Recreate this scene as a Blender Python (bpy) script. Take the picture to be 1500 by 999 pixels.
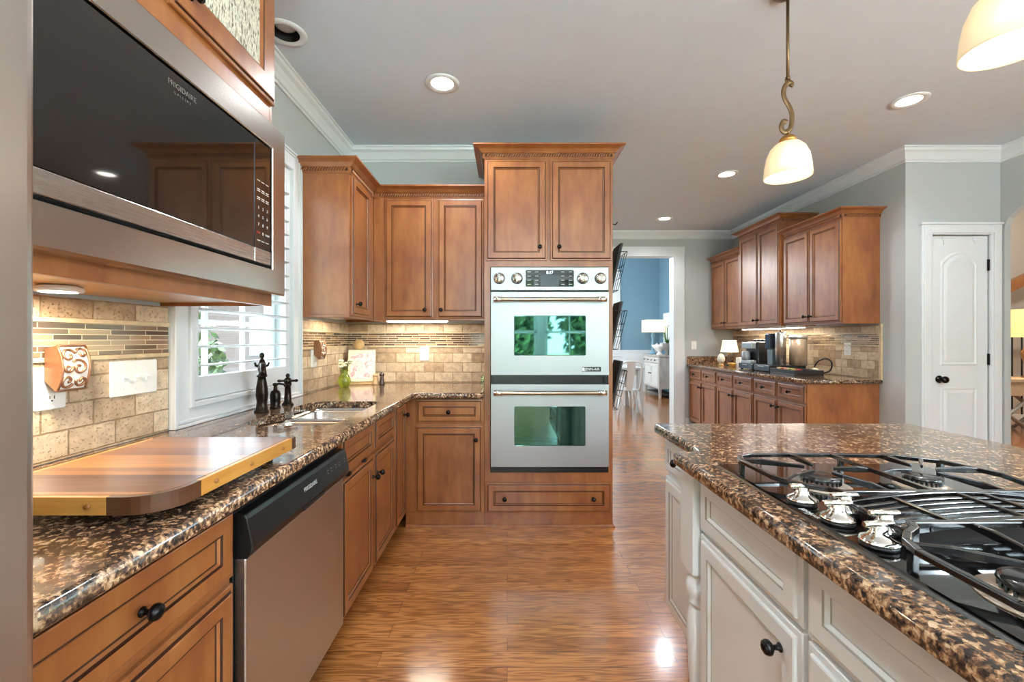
import bpy, bmesh, math, random
from mathutils import Vector, Matrix
random.seed(7)
PI = math.pi
for o in list(bpy.data.objects):
    bpy.data.objects.remove(o, do_unlink=True)
sc = bpy.context.scene
COL = sc.collection

# ------------------------------------------------------------------ camera
CAM_Z = 1.24
cam = bpy.data.cameras.new('camera')
cam.sensor_width = 36.0
cam.lens = 36.0 * 640.0 / 1500.0
cam.shift_x = 7.0 / 1500.0
cam.shift_y = -2.5 / 1500.0
cam.clip_start = 0.03
camo = bpy.data.objects.new('camera', cam)
camo.location = (0, 0, CAM_Z)
camo.rotation_euler = (PI / 2, 0, 0)
COL.objects.link(camo)
sc.camera = camo

# ------------------------------------------------------------------ world, exposure
SKY = 4.6
EXPOSURE = 1.2
CAN_W = 24.0
GLOBE_W = 80.0
world = bpy.data.worlds.new('world')
sc.world = world
world.use_nodes = True
wn = world.node_tree.nodes
wn['Background'].inputs[0].default_value = (0.72, 0.89, 1.0, 1)
wn['Background'].inputs[1].default_value = SKY
sc.view_settings.view_transform = 'Standard'
sc.view_settings.look = 'None'
sc.view_settings.gamma = 1.0
sc.view_settings.use_curve_mapping = False
sc.view_settings.exposure = EXPOSURE
sc.cycles.use_denoising = True
sc.cycles.max_bounces = 10
sc.cycles.diffuse_bounces = 5
sc.cycles.glossy_bounces = 4
sc.cycles.transmission_bounces = 6
sc.cycles.transparent_max_bounces = 10
sc.cycles.sample_clamp_indirect = 6.0
sc.cycles.caustics_reflective = False
sc.cycles.caustics_refractive = False


def light(name, kind, loc, rot, power, color, **kw):
    L = bpy.data.lights.new(name, kind)
    L.energy = power
    L.color = color
    for k, v in kw.items():
        if k == 'portal':
            L.cycles.is_portal = v
        else:
            setattr(L, k, v)
    o = bpy.data.objects.new(name, L)
    o.location = loc
    o.rotation_euler = rot
    COL.objects.link(o)
    return o



# sun over the roof from the front: it lights the added terrace and trees behind the house, none of it falls straight into the kitchen
light('sun', 'SUN', (0, 0, 12), (-math.radians(32), 0, 0), 40.0, (0.80, 0.93, 1.0), angle=0.02)

# ------------------------------------------------------------------ materials
def c(r, g, b):
    def f(v):
        v /= 255.0
        return v / 12.92 if v <= 0.04045 else ((v + 0.055) / 1.055) ** 2.4
    return (f(r), f(g), f(b), 1.0)


def new_mat(name):
    m = bpy.data.materials.new(name)
    m.use_nodes = True
    nt = m.node_tree
    return m, nt, nt.nodes['Principled BSDF']


def N(nt, t, **kw):
    n = nt.nodes.new(t)
    for k, v in kw.items():
        if isinstance(k, str) and hasattr(n, k):
            setattr(n, k, v)
    return n


def plain(name, col, rough=0.5, metal=0.0, coat=0.0, spec=0.5, noise=0.0, nscale=8.0, emit=None, estr=0.0, bump=0.0, bscale=200.0):
    m, nt, b = new_mat(name)
    b.inputs['Base Color'].default_value = col
    b.inputs['Roughness'].default_value = rough
    b.inputs['Metallic'].default_value = metal
    b.inputs['Coat Weight'].default_value = coat
    b.inputs['Coat Roughness'].default_value = 0.08
    b.inputs['Specular IOR Level'].default_value = spec
    tc = N(nt, 'ShaderNodeTexCoord')
    nz = N(nt, 'ShaderNodeTexNoise')
    nz.inputs['Scale'].default_value = nscale
    nz.inputs['Detail'].default_value = 4
    nt.links.new(tc.outputs['Object'], nz.inputs['Vector'])
    mx = N(nt, 'ShaderNodeMixRGB', blend_type='MULTIPLY')
    mx.inputs[0].default_value = noise
    mx.inputs[1].default_value = col
    rp = N(nt, 'ShaderNodeValToRGB')
    rp.color_ramp.elements[0].position = 0.3
    rp.color_ramp.elements[0].color = (0.35, 0.35, 0.35, 1)
    rp.color_ramp.elements[1].position = 0.7
    nt.links.new(nz.outputs['Fac'], rp.inputs[0])
    nt.links.new(rp.outputs[0], mx.inputs[2])
    nt.links.new(mx.outputs[0], b.inputs['Base Color'])
    if bump > 0:
        n2 = N(nt, 'ShaderNodeTexNoise')
        n2.inputs['Scale'].default_value = bscale
        nt.links.new(tc.outputs['Object'], n2.inputs['Vector'])
        bp = N(nt, 'ShaderNodeBump')
        bp.inputs['Strength'].default_value = bump
        bp.inputs['Distance'].default_value = 0.002
        nt.links.new(n2.outputs['Fac'], bp.inputs['Height'])
        nt.links.new(bp.outputs[0], b.inputs['Normal'])
    if emit:
        b.inputs['Emission Color'].default_value = emit
        b.inputs['Emission Strength'].default_value = estr
    return m


def ramp(nt, stops):
    r = N(nt, 'ShaderNodeValToRGB')
    e = r.color_ramp.elements
    e[0].position, e[0].color = stops[0]
    e[1].position, e[1].color = stops[1]
    for p, col in stops[2:]:
        q = e.new(p)
        q.color = col
    return r


def mapped(nt, scale=(1, 1, 1), loc=(0, 0, 0), rot=(0, 0, 0)):
    tc = N(nt, 'ShaderNodeTexCoord')
    mp = N(nt, 'ShaderNodeMapping')
    mp.inputs['Scale'].default_value = scale
    mp.inputs['Location'].default_value = loc
    mp.inputs['Rotation'].default_value = rot
    nt.links.new(tc.outputs['Object'], mp.inputs[0])
    return mp


def wood(name, dark, mid, lite, grain=(14, 14, 1.6), rough=0.3, coat=0.25, mottle=1.0):
    m, nt, b = new_mat(name)
    mp = mapped(nt, grain)
    n1 = N(nt, 'ShaderNodeTexNoise')
    n1.inputs['Scale'].default_value = 3.0
    n1.inputs['Detail'].default_value = 8
    n1.inputs['Distortion'].default_value = 0.6
    nt.links.new(mp.outputs[0], n1.inputs['Vector'])
    mp2 = mapped(nt, (1, 1, 0.6))
    n2 = N(nt, 'ShaderNodeTexNoise')
    n2.inputs['Scale'].default_value = 6.0
    n2.inputs['Detail'].default_value = 3
    nt.links.new(mp2.outputs[0], n2.inputs['Vector'])
    ad = N(nt, 'ShaderNodeMath', operation='MULTIPLY_ADD')
    ad.inputs[1].default_value = 0.55 * mottle
    ad.inputs[2].default_value = 0.225
    nt.links.new(n2.outputs['Fac'], ad.inputs[0])
    av = N(nt, 'ShaderNodeMath', operation='MULTIPLY_ADD')
    av.inputs[1].default_value = 0.45
    nt.links.new(n1.outputs['Fac'], av.inputs[0])
    nt.links.new(ad.outputs[0], av.inputs[2])
    r = ramp(nt, [(0.50, dark), (0.92, lite), (0.70, mid)])
    nt.links.new(av.outputs[0], r.inputs[0])
    nt.links.new(r.outputs[0], b.inputs['Base Color'])
    b.inputs['Roughness'].default_value = rough
    b.inputs['Coat Weight'].default_value = coat
    b.inputs['Coat Roughness'].default_value = 0.32
    return m


def granite(name):
    m, nt, b = new_mat(name)
    mp = mapped(nt, (1, 1, 1))
    n1 = N(nt, 'ShaderNodeTexNoise')
    n1.inputs['Scale'].default_value = 92
    n1.inputs['Detail'].default_value = 4
    n1.inputs['Roughness'].default_value = 0.6
    n1.inputs['Distortion'].default_value = 0.4
    nt.links.new(mp.outputs[0], n1.inputs['Vector'])
    n2 = N(nt, 'ShaderNodeTexNoise')
    n2.inputs['Scale'].default_value = 26
    n2.inputs['Detail'].default_value = 3
    nt.links.new(mp.outputs[0], n2.inputs['Vector'])
    n3 = N(nt, 'ShaderNodeTexVoronoi')
    n3.inputs['Scale'].default_value = 150
    nt.links.new(mp.outputs[0], n3.inputs['Vector'])
    sp = N(nt, 'ShaderNodeSeparateColor')
    nt.links.new(n3.outputs['Color'], sp.inputs[0])
    m0 = N(nt, 'ShaderNodeMath', operation='MULTIPLY')
    m0.inputs[1].default_value = 0.14
    nt.links.new(sp.outputs[0], m0.inputs[0])
    m1 = N(nt, 'ShaderNodeMath', operation='MULTIPLY_ADD')
    m1.inputs[1].default_value = 0.62
    nt.links.new(n1.outputs['Fac'], m1.inputs[0])
    nt.links.new(m0.outputs[0], m1.inputs[2])
    av = N(nt, 'ShaderNodeMath', operation='MULTIPLY_ADD')
    av.inputs[1].default_value = 0.24
    nt.links.new(n2.outputs['Fac'], av.inputs[0])
    nt.links.new(m1.outputs[0], av.inputs[2])
    r = ramp(nt, [(0.415, c(42, 35, 32)), (0.62, c(204, 172, 138)), (0.465, c(76, 58, 48)), (0.51, c(112, 82, 60)), (0.555, c(160, 120, 88))])
    nt.links.new(av.outputs[0], r.inputs[0])
    nt.links.new(r.outputs[0], b.inputs['Base Color'])
    b.inputs['Roughness'].default_value = 0.14
    b.inputs['Coat Weight'].default_value = 0.45
    b.inputs['Coat Roughness'].default_value = 0.04
    return m


def uv_plane(nt, axes, off=(0, 0)):
    tc = N(nt, 'ShaderNodeTexCoord')
    s = N(nt, 'ShaderNodeSeparateXYZ')
    nt.links.new(tc.outputs['Object'], s.inputs[0])
    k = N(nt, 'ShaderNodeCombineXYZ')
    nt.links.new(s.outputs[axes[0]], k.inputs[0])
    nt.links.new(s.outputs[axes[1]], k.inputs[1])
    mp = N(nt, 'ShaderNodeMapping')
    mp.inputs['Location'].default_value = (off[0], off[1], 0)
    nt.links.new(k.outputs[0], mp.inputs[0])
    return mp


def travertine(name, axes, off):
    m, nt, b = new_mat(name)
    mp = uv_plane(nt, axes, off)
    nd = N(nt, 'ShaderNodeTexNoise')
    nd.inputs['Scale'].default_value = 45
    nd.inputs['Detail'].default_value = 3
    nt.links.new(mp.outputs[0], nd.inputs['Vector'])
    vm = N(nt, 'ShaderNodeVectorMath', operation='MULTIPLY_ADD')
    vm.inputs[1].default_value = (0.005, 0.005, 0)
    nt.links.new(nd.outputs['Color'], vm.inputs[0])
    nt.links.new(mp.outputs[0], vm.inputs[2])
    br = N(nt, 'ShaderNodeTexBrick')
    br.inputs['Scale'].default_value = 1.0
    br.inputs['Brick Width'].default_value = 0.152
    br.inputs['Row Height'].default_value = 0.0762
    br.inputs['Mortar Size'].default_value = 0.0028
    br.inputs['Mortar Smooth'].default_value = 0.4
    br.inputs['Color1'].default_value = c(226, 206, 176)
    br.inputs['Color2'].default_value = c(164, 134, 102)
    br.inputs['Mortar'].default_value = c(168, 144, 112)
    br.inputs['Bias'].default_value = -0.15
    nt.links.new(vm.outputs[0], br.inputs['Vector'])
    nz = N(nt, 'ShaderNodeTexNoise')
    nz.inputs['Scale'].default_value = 26
    nz.inputs['Detail'].default_value = 6
    nz.inputs['Roughness'].default_value = 0.6
    nt.links.new(mp.outputs[0], nz.inputs['Vector'])
    r = ramp(nt, [(0.3, (0.62, 0.56, 0.50, 1)), (0.65, (1.06, 1.05, 1.04, 1))])
    nt.links.new(nz.outputs['Fac'], r.inputs[0])
    mx = N(nt, 'ShaderNodeMixRGB', blend_type='MULTIPLY')
    mx.inputs[0].default_value = 0.85
    nt.links.new(br.outputs['Color'], mx.inputs[1])
    nt.links.new(r.outputs[0], mx.inputs[2])
    nt.links.new(mx.outputs[0], b.inputs['Base Color'])
    b.inputs['Roughness'].default_value = 0.55
    # tumbled edges and pits
    np_ = N(nt, 'ShaderNodeTexNoise')
    np_.inputs['Scale'].default_value = 120
    np_.inputs['Detail'].default_value = 2
    nt.links.new(mp.outputs[0], np_.inputs['Vector'])
    rp = ramp(nt, [(0.30, (0, 0, 0, 1)), (0.40, (1, 1, 1, 1))])
    nt.links.new(np_.outputs['Fac'], rp.inputs[0])
    hm = N(nt, 'ShaderNodeMath', operation='SUBTRACT')
    nt.links.new(rp.outputs[0], hm.inputs[0])
    m2 = N(nt, 'ShaderNodeMath', operation='MULTIPLY')
    m2.inputs[1].default_value = 1.4
    nt.links.new(br.outputs['Fac'], m2.inputs[0])
    nt.links.new(m2.outputs[0], hm.inputs[1])
    bp = N(nt, 'ShaderNodeBump')
    bp.inputs['Strength'].default_value = 0.9
    bp.inputs['Distance'].default_value = 0.004
    nt.links.new(hm.outputs[0], bp.inputs['Height'])
    nt.links.new(bp.outputs[0], b.inputs['Normal'])
    return m


def mosaic(name, axes):
    m, nt, b = new_mat(name)
    mp = uv_plane(nt, axes, (0.03, 0.0))
    br = N(nt, 'ShaderNodeTexBrick', offset=0.37, offset_frequency=2, squash=0.62, squash_frequency=3)
    br.inputs['Scale'].default_value = 1.0
    br.inputs['Brick Width'].default_value = 0.135
    br.inputs['Row Height'].default_value = 0.0165
    br.inputs['Mortar Size'].default_value = 0.0012
    br.inputs['Color1'].default_value = c(96, 78, 66)
    br.inputs['Color2'].default_value = c(190, 158, 124)
    br.inputs['Mortar'].default_value = c(222, 206, 172)
    br.inputs['Bias'].default_value = -0.1
    nt.links.new(mp.outputs[0], br.inputs['Vector'])
    nt.links.new(br.outputs['Color'], b.inputs['Base Color'])
    iv = N(nt, 'ShaderNodeMath', operation='MULTIPLY_ADD')
    iv.inputs[1].default_value = 0.5
    iv.inputs[2].default_value = 0.12
    nt.links.new(br.outputs['Fac'], iv.inputs[0])
    nt.links.new(iv.outputs[0], b.inputs['Roughness'])
    b.inputs['Metallic'].default_value = 0.25
    bp = N(nt, 'ShaderNodeBump', invert=True)
    bp.inputs['Strength'].default_value = 0.4
    bp.inputs['Distance'].default_value = 0.001
    nt.links.new(br.outputs['Fac'], bp.inputs['Height'])
    nt.links.new(bp.outputs[0], b.inputs['Normal'])
    return m


def oak_floor(name):
    m, nt, b = new_mat(name)
    mp = mapped(nt, (1, 1, 1))
    br = N(nt, 'ShaderNodeTexBrick', offset=0.43, offset_frequency=2)
    br.inputs['Scale'].default_value = 1.0
    br.inputs['Brick Width'].default_value = 1.15
    br.inputs['Row Height'].default_value = 0.0826
    br.inputs['Mortar Size'].default_value = 0.0009
    br.inputs['Mortar Smooth'].default_value = 0.2
    br.inputs['Color1'].default_value = c(198, 132, 74)
    br.inputs['Color2'].default_value = c(168, 106, 56)
    br.inputs['Mortar'].default_value = c(100, 60, 32)
    nt.links.new(mp.outputs[0], br.inputs['Vector'])
    # per plank shift of the grain
    br2 = N(nt, 'ShaderNodeTexBrick', offset=0.43, offset_frequency=2)
    for k in ('Scale', 'Brick Width', 'Row Height'):
        br2.inputs[k].default_value = br.inputs[k].default_value
    br2.inputs['Mortar Size'].default_value = 0
    br2.inputs['Color1'].default_value = (0, 0, 0, 1)
    br2.inputs['Color2'].default_value = (7, 3, 5, 1)
    nt.links.new(mp.outputs[0], br2.inputs['Vector'])
    sh = N(nt, 'ShaderNodeVectorMath', operation='ADD')
    nt.links.new(mp.outputs[0], sh.inputs[0])
    nt.links.new(br2.outputs['Color'], sh.inputs[1])
    st = N(nt, 'ShaderNodeVectorMath', operation='MULTIPLY')
    st.inputs[1].default_value = (1.3, 14, 1)
    nt.links.new(sh.outputs[0], st.inputs[0])
    n1 = N(nt, 'ShaderNodeTexNoise')
    n1.inputs['Scale'].default_value = 1.6
    n1.inputs['Detail'].default_value = 2
    nt.links.new(st.outputs[0], n1.inputs['Vector'])
    # cathedral rings out of contour lines of a smooth field
    mu = N(nt, 'ShaderNodeMath', operation='MULTIPLY')
    mu.inputs[1].default_value = 52
    nt.links.new(n1.outputs['Fac'], mu.inputs[0])
    sn = N(nt, 'ShaderNodeMath', operation='SINE')
    nt.links.new(mu.outputs[0], sn.inputs[0])
    st2 = N(nt, 'ShaderNodeVectorMath', operation='MULTIPLY')
    st2.inputs[1].default_value = (4, 130, 1)
    nt.links.new(sh.outputs[0], st2.inputs[0])
    n2 = N(nt, 'ShaderNodeTexNoise')
    n2.inputs['Scale'].default_value = 2.0
    n2.inputs['Detail'].default_value = 3
    nt.links.new(st2.outputs[0], n2.inputs['Vector'])
    ad = N(nt, 'ShaderNodeMath', operation='MULTIPLY_ADD')
    ad.inputs[1].default_value = 0.18
    nt.links.new(sn.outputs[0], ad.inputs[0])
    nt.links.new(n2.outputs['Fac'], ad.inputs[2])
    r = ramp(nt, [(0.28, (0.50, 0.44, 0.38, 1)), (0.66, (1.12, 1.1, 1.06, 1))])
    nt.links.new(ad.outputs[0], r.inputs[0])
    mx = N(nt, 'ShaderNodeMixRGB', blend_type='MULTIPLY')
    mx.inputs[0].default_value = 0.9
    nt.links.new(br.outputs['Color'], mx.inputs[1])
    nt.links.new(r.outputs[0], mx.inputs[2])
    nt.links.new(mx.outputs[0], b.inputs['Base Color'])
    b.inputs['Roughness'].default_value = 0.24
    b.inputs['Coat Weight'].default_value = 0.7
    b.inputs['Coat Roughness'].default_value = 0.13
    bp = N(nt, 'ShaderNodeBump', invert=True)
    bp.inputs['Strength'].default_value = 0.25
    bp.inputs['Distance'].default_value = 0.001
    nt.links.new(br.outputs['Fac'], bp.inputs['Height'])
    nt.links.new(bp.outputs[0], b.inputs['Normal'])
    return m


def steel(name, col, rough=0.26, stretch=(2, 2, 160)):
    m, nt, b = new_mat(name)
    mp = mapped(nt, stretch)
    n1 = N(nt, 'ShaderNodeTexNoise')
    n1.inputs['Scale'].default_value = 5
    n1.inputs['Detail'].default_value = 3
    nt.links.new(mp.outputs[0], n1.inputs['Vector'])
    ma = N(nt, 'ShaderNodeMath', operation='MULTIPLY_ADD')
    ma.inputs[1].default_value = 0.06
    ma.inputs[2].default_value = rough - 0.03
    nt.links.new(n1.outputs['Fac'], ma.inputs[0])
    nt.links.new(ma.outputs[0], b.inputs['Roughness'])
    b.inputs['Base Color'].default_value = col
    b.inputs['Metallic'].default_value = 1.0
    bp = N(nt, 'ShaderNodeBump')
    bp.inputs['Strength'].default_value = 0.012
    bp.inputs['Distance'].default_value = 0.001
    nt.links.new(n1.outputs['Fac'], bp.inputs['Height'])
    nt.links.new(bp.outputs[0], b.inputs['Normal'])
    return m


def pane_glass(name, tint=(1, 1, 1, 1), gloss=0.08):
    m, nt, b = new_mat(name)
    nt.nodes.remove(b)
    out = nt.nodes['Material Output']
    tr = N(nt, 'ShaderNodeBsdfTransparent')
    tr.inputs[0].default_value = tint
    gl = N(nt, 'ShaderNodeBsdfGlossy')
    gl.inputs['Roughness'].default_value = 0.02
    fr = N(nt, 'ShaderNodeFresnel')
    fr.inputs[0].default_value = 1.45
    mx = N(nt, 'ShaderNodeMixShader')
    geo = N(nt, 'ShaderNodeNewGeometry')
    inv = N(nt, 'ShaderNodeMath', operation='SUBTRACT')
    inv.inputs[0].default_value = 1.0
    nt.links.new(geo.outputs['Backfacing'], inv.inputs[1])
    ml = N(nt, 'ShaderNodeMath', operation='MULTIPLY')
    nt.links.new(fr.outputs[0], ml.inputs[0])
    nt.links.new(inv.outputs[0], ml.inputs[1])
    nt.links.new(ml.outputs[0], mx.inputs[0])
    nt.links.new(tr.outputs[0], mx.inputs[1])
    nt.links.new(gl.outputs[0], mx.inputs[2])
    nt.links.new(mx.outputs[0], out.inputs[0])
    return m


def striped(name, cols, axis, freq, rough=0.3, coat=0.3):
    """boards of a butcher block: random stripes of a few wood tones with a fine grain along them"""
    m, nt, b = new_mat(name)
    tc = N(nt, 'ShaderNodeTexCoord')
    s = N(nt, 'ShaderNodeSeparateXYZ')
    nt.links.new(tc.outputs['Object'], s.inputs[0])
    mu = N(nt, 'ShaderNodeMath', operation='MULTIPLY')
    mu.inputs[1].default_value = freq
    nt.links.new(s.outputs[axis], mu.inputs[0])
    fl = N(nt, 'ShaderNodeMath', operation='FLOOR')
    nt.links.new(mu.outputs[0], fl.inputs[0])
    wnz = N(nt, 'ShaderNodeTexWhiteNoise', noise_dimensions='1D')
    nt.links.new(fl.outputs[0], wnz.inputs['W'])
    r = ramp(nt, [(0.0, cols[0]), (1.0, cols[-1])] + [(i / (len(cols) - 1), cols[i]) for i in range(1, len(cols) - 1)])
    nt.links.new(wnz.outputs['Value'], r.inputs[0])
    sc_ = [2.5, 2.5, 2.5]
    sc_[axis] = 60
    mp = mapped(nt, tuple(sc_))
    n1 = N(nt, 'ShaderNodeTexNoise')
    n1.inputs['Scale'].default_value = 2.2
    n1.inputs['Detail'].default_value = 5
    nt.links.new(mp.outputs[0], n1.inputs['Vector'])
    rr = ramp(nt, [(0.3, (0.6, 0.55, 0.5, 1)), (0.7, (1.1, 1.08, 1.05, 1))])
    nt.links.new(n1.outputs['Fac'], rr.inputs[0])
    mx = N(nt, 'ShaderNodeMixRGB', blend_type='MULTIPLY')
    mx.inputs[0].default_value = 0.8
    nt.links.new(r.outputs[0], mx.inputs[1])
    nt.links.new(rr.outputs[0], mx.inputs[2])
    nt.links.new(mx.outputs[0], b.inputs['Base Color'])
    b.inputs['Roughness'].default_value = rough
    b.inputs['Coat Weight'].default_value = coat
    b.inputs['Coat Roughness'].default_value = 0.15
    return m


def blotch(name, cols, scale, rough=0.5):
    m, nt, b = new_mat(name)
    mp = mapped(nt, (1, 1, 1))
    n1 = N(nt, 'ShaderNodeTexNoise')
    n1.inputs['Scale'].default_value = scale
    n1.inputs['Detail'].default_value = 3
    nt.links.new(mp.outputs[0], n1.inputs['Vector'])
    k = len(cols)
    st = [(0.34 + 0.32 * i / (k - 1), cols[i]) for i in range(k)]
    r = ramp(nt, [st[0], st[-1]] + st[1:-1])
    nt.links.new(n1.outputs['Fac'], r.inputs[0])
    nt.links.new(r.outputs[0], b.inputs['Base Color'])
    b.inputs['Roughness'].default_value = rough
    return m


MW = wood('maple_stain', c(110, 57, 27), c(142, 82, 40), c(163, 104, 53), (8, 8, 2.0), 0.36, 0.65, 1.05)
MG = plain('dark_glaze', c(64, 32, 16), 0.4, noise=0.4)
CREAM = plain('cream_paint', c(222, 222, 219), 0.38, coat=0.1, noise=0.05)
CREAMG = plain('cream_groove', c(168, 160, 148), 0.45, noise=0.3)  # grey-beige tone along the panel grooves
WHITE = plain('white_paint', c(220, 223, 224), 0.4, noise=0.04)
WALLM = plain('greige_wall_paint', c(184, 187, 185), 0.75, noise=0.05, bump=0.05)
CEILM = plain('taupe_ceiling_paint', c(206, 216, 224), 0.8, noise=0.05, bump=0.05)
BLUE = plain('blue_wall_paint', c(112, 146, 164), 0.7, noise=0.05)
BRONZE = plain('oil_rubbed_bronze', c(52, 42, 36), 0.28, 0.85, noise=0.4, nscale=60)
KNOBM = plain('dark_knob_metal', c(40, 36, 36), 0.25, 0.8, noise=0.4, nscale=60)
STEEL = steel('brushed_steel', c(206, 202, 198), 0.27, (2, 160, 160))
STEELH = steel('brushed_steel_front', c(172, 173, 174), 0.46, (1.5, 1.5, 160))
STRIP = steel('strip_steel', c(206, 202, 198), 0.27, (1, 420, 420))
CHROME = plain('chrome', c(222, 216, 208), 0.08, 1.0)
NICKEL = plain('satin_nickel', c(196, 180, 160), 0.22, 1.0, noise=0.1)
BLACKG = plain('black_glass', c(10, 9, 9), 0.03, coat=0.6, spec=0.7)
OVENG = plain('oven_window_glass', c(8, 30, 28), 0.03)
OVENG.node_tree.nodes['Principled BSDF'].inputs['IOR'].default_value = 2.6
OVENG.node_tree.nodes['Principled BSDF'].inputs['Specular Tint'].default_value = (0.45, 1.0, 0.86, 1)  # teal of the mirrored greenery put into the glass tint
BLACKP = plain('black_plastic', c(20, 20, 21), 0.3, noise=0.2)
BLACKM = plain('black_matte', c(12, 12, 12), 0.6)
IRON = plain('glazed_cast_iron', c(34, 31, 30), 0.18, 0.3, coat=0.6, noise=0.2, nscale=40)
GRAN = granite('brown_granite')
TRAV_L = travertine('travertine_side', (1, 2), (0.02, 0.01))
TRAV_B = travertine('travertine_back', (0, 2), (0.05, 0.01))
MOS_L = mosaic('mosaic_side', (1, 2))
MOS_B = mosaic('mosaic_back', (0, 2))
PENCIL = plain('stone_liner', c(216, 192, 152), 0.4, noise=0.4, nscale=40)
FLOORM = oak_floor('oak_strip_floor')
GLASS = pane_glass('window_glass')
PLAST = plain('white_plastic', c(236, 234, 228), 0.3)
LIGHTTEXT = plain('pale_print', c(200, 198, 192), 0.5)
BADGE = plain('silver_print', c(230, 230, 230), 0.3, 0.5)
REDTEXT = plain('red_print', c(176, 60, 40), 0.5)
EMITC = plain('lamp_glow', (1, 1, 1, 1), 0.5, emit=(1.0, 0.94, 0.84, 1), estr=9.0)


# ------------------------------------------------------------------ mesh helpers
class MB:
    def __init__(self, M=None):
        self.v, self.f, self.m, self.s = [], [], [], []
        self.M = M

    def addv(self, pts):
        i = len(self.v)
        for p in pts:
            p = Vector(p)
            if self.M is not None:
                p = self.M @ p
            self.v.append(tuple(p))
        return i

    def face(self, idx, m=0, s=False):
        self.f.append(tuple(idx)); self.m.append(m); self.s.append(s)

    def box(self, x0, x1, y0, y1, z0, z1, m=0):
        i = self.addv([(x0, y0, z0), (x1, y0, z0), (x1, y1, z0), (x0, y1, z0), (x0, y0, z1), (x1, y0, z1), (x1, y1, z1), (x0, y1, z1)])
        for q in ((0, 3, 2, 1), (4, 5, 6, 7), (0, 1, 5, 4), (1, 2, 6, 5), (2, 3, 7, 6), (3, 0, 4, 7)):
            self.face([i + k for k in q], m)
        return self

    def loft(self, loops, m=0, cap0=True, cap1=True, closed=True, smooth=False, ms=None):
        n = len(loops[0])
        st = [self.addv(l) for l in loops]
        for a in range(len(loops) - 1):
            mm = ms[a] if ms else m
            for k in range(n if closed else n - 1):
                k2 = (k + 1) % n
                self.face((st[a] + k, st[a] + k2, st[a + 1] + k2, st[a + 1] + k), mm, smooth)
        if cap0:
            self.face([st[0] + k for k in range(n)][::-1], ms[0] if ms else m)
        if cap1:
            self.face([st[-1] + k for k in range(n)], ms[-1] if ms else m)
        return self

    def lathe(self, prof, cen=(0, 0, 0), axis='z', n=24, m=0, smooth=True, cap=True):
        loops = []
        cx, cy, cz = cen
        for r, h in prof:
            l = []
            for k in range(n):
                a = 2 * PI * k / n
                u, w = r * math.cos(a), r * math.sin(a)
                if axis == 'z':
                    l.append((cx + u, cy + w, cz + h))
                elif axis == 'y':
                    l.append((cx + u, cy + h, cz - w))
                else:
                    l.append((cx + h, cy + u, cz + w))
            loops.append(l)
        return self.loft(loops, m, cap, cap, True, smooth)

    def tube(self, pts, r, n=10, m=0, smooth=True, flat=None):
        pts = [Vector(p) for p in pts]
        rs = r if isinstance(r, (list, tuple)) else [r] * len(pts)
        loops = []
        up = None
        for i, p in enumerate(pts):
            if i == 0:
                t = pts[1] - pts[0]
            elif i == len(pts) - 1:
                t = pts[-1] - pts[-2]
            else:
                t = (pts[i + 1] - p).normalized() + (p - pts[i - 1]).normalized()
            t.normalize()
            if up is None:
                up = Vector((0, 0, 1)) if abs(t.z) < 0.9 else Vector((1, 0, 0))
            a = t.cross(up)
            if a.length < 1e-6:
                a = t.cross(Vector((0, 1, 0)))
            a.normalize()
            bb = a.cross(t).normalized()
            up = bb
            fx, fy = flat if flat else (1, 1)
            loops.append([p + rs[i] * (fx * math.cos(2 * PI * k / n + PI / n) * a + fy * math.sin(2 * PI * k / n + PI / n) * bb) for k in range(n)])
        return self.loft(loops, m, True, True, True, smooth)

    def bar(self, p0, p1, w, h, m=0):
        """rectangular bar between two points, h along z"""
        p0, p1 = Vector(p0), Vector(p1)
        t = (p1 - p0).normalized()
        a = t.cross(Vector((0, 0, 1)))
        if a.length < 1e-4:
            a = Vector((1, 0, 0))
        a.normalize()
        bb = a.cross(t).normalized()
        l = []
        for p in (p0, p1):
            l.append([p + a * w / 2 * sx + bb * h / 2 * sy for sx, sy in ((-1, -1), (1, -1), (1, 1), (-1, 1))])
        return self.loft(l, m)

    def prism(self, poly, z0, z1, m=0, axis='z'):
        def P(a, bb, h):
            return (a, bb, h) if axis == 'z' else ((a, h, bb) if axis == 'y' else (h, a, bb))
        return self.loft([[P(a, bb, z0) for a, bb in poly], [P(a, bb, z1) for a, bb in poly]], m)

    def sweep(self, path, prof, m=0, side=1, ms=None, m0=0, m1=0):
        """profile (out, z) swept along a 2-D path with mitred corners"""
        pts = [Vector((p[0], p[1])) for p in path]
        loops = []
        for i, p in enumerate(pts):
            ns = []
            if i > 0:
                d = (p - pts[i - 1]).normalized(); ns.append(Vector((d.y, -d.x)) * side)
            if i < len(pts) - 1:
                d = (pts[i + 1] - p).normalized(); ns.append(Vector((d.y, -d.x)) * side)
            nn = ns[0] if len(ns) == 1 else (ns[0] + ns[1]) / (1 + ns[0].dot(ns[1]))
            t = Vector((0, 0))
            if i == 0 and m0: t = (pts[1] - p).normalized() * m0
            if i == len(pts) - 1 and m1: t = (pts[i - 1] - p).normalized() * m1
            loops.append([(p.x + (nn.x + t.x) * o_, p.y + (nn.y + t.y) * o_, z_) for o_, z_ in prof])
        return self.loft(loops, m)

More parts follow.
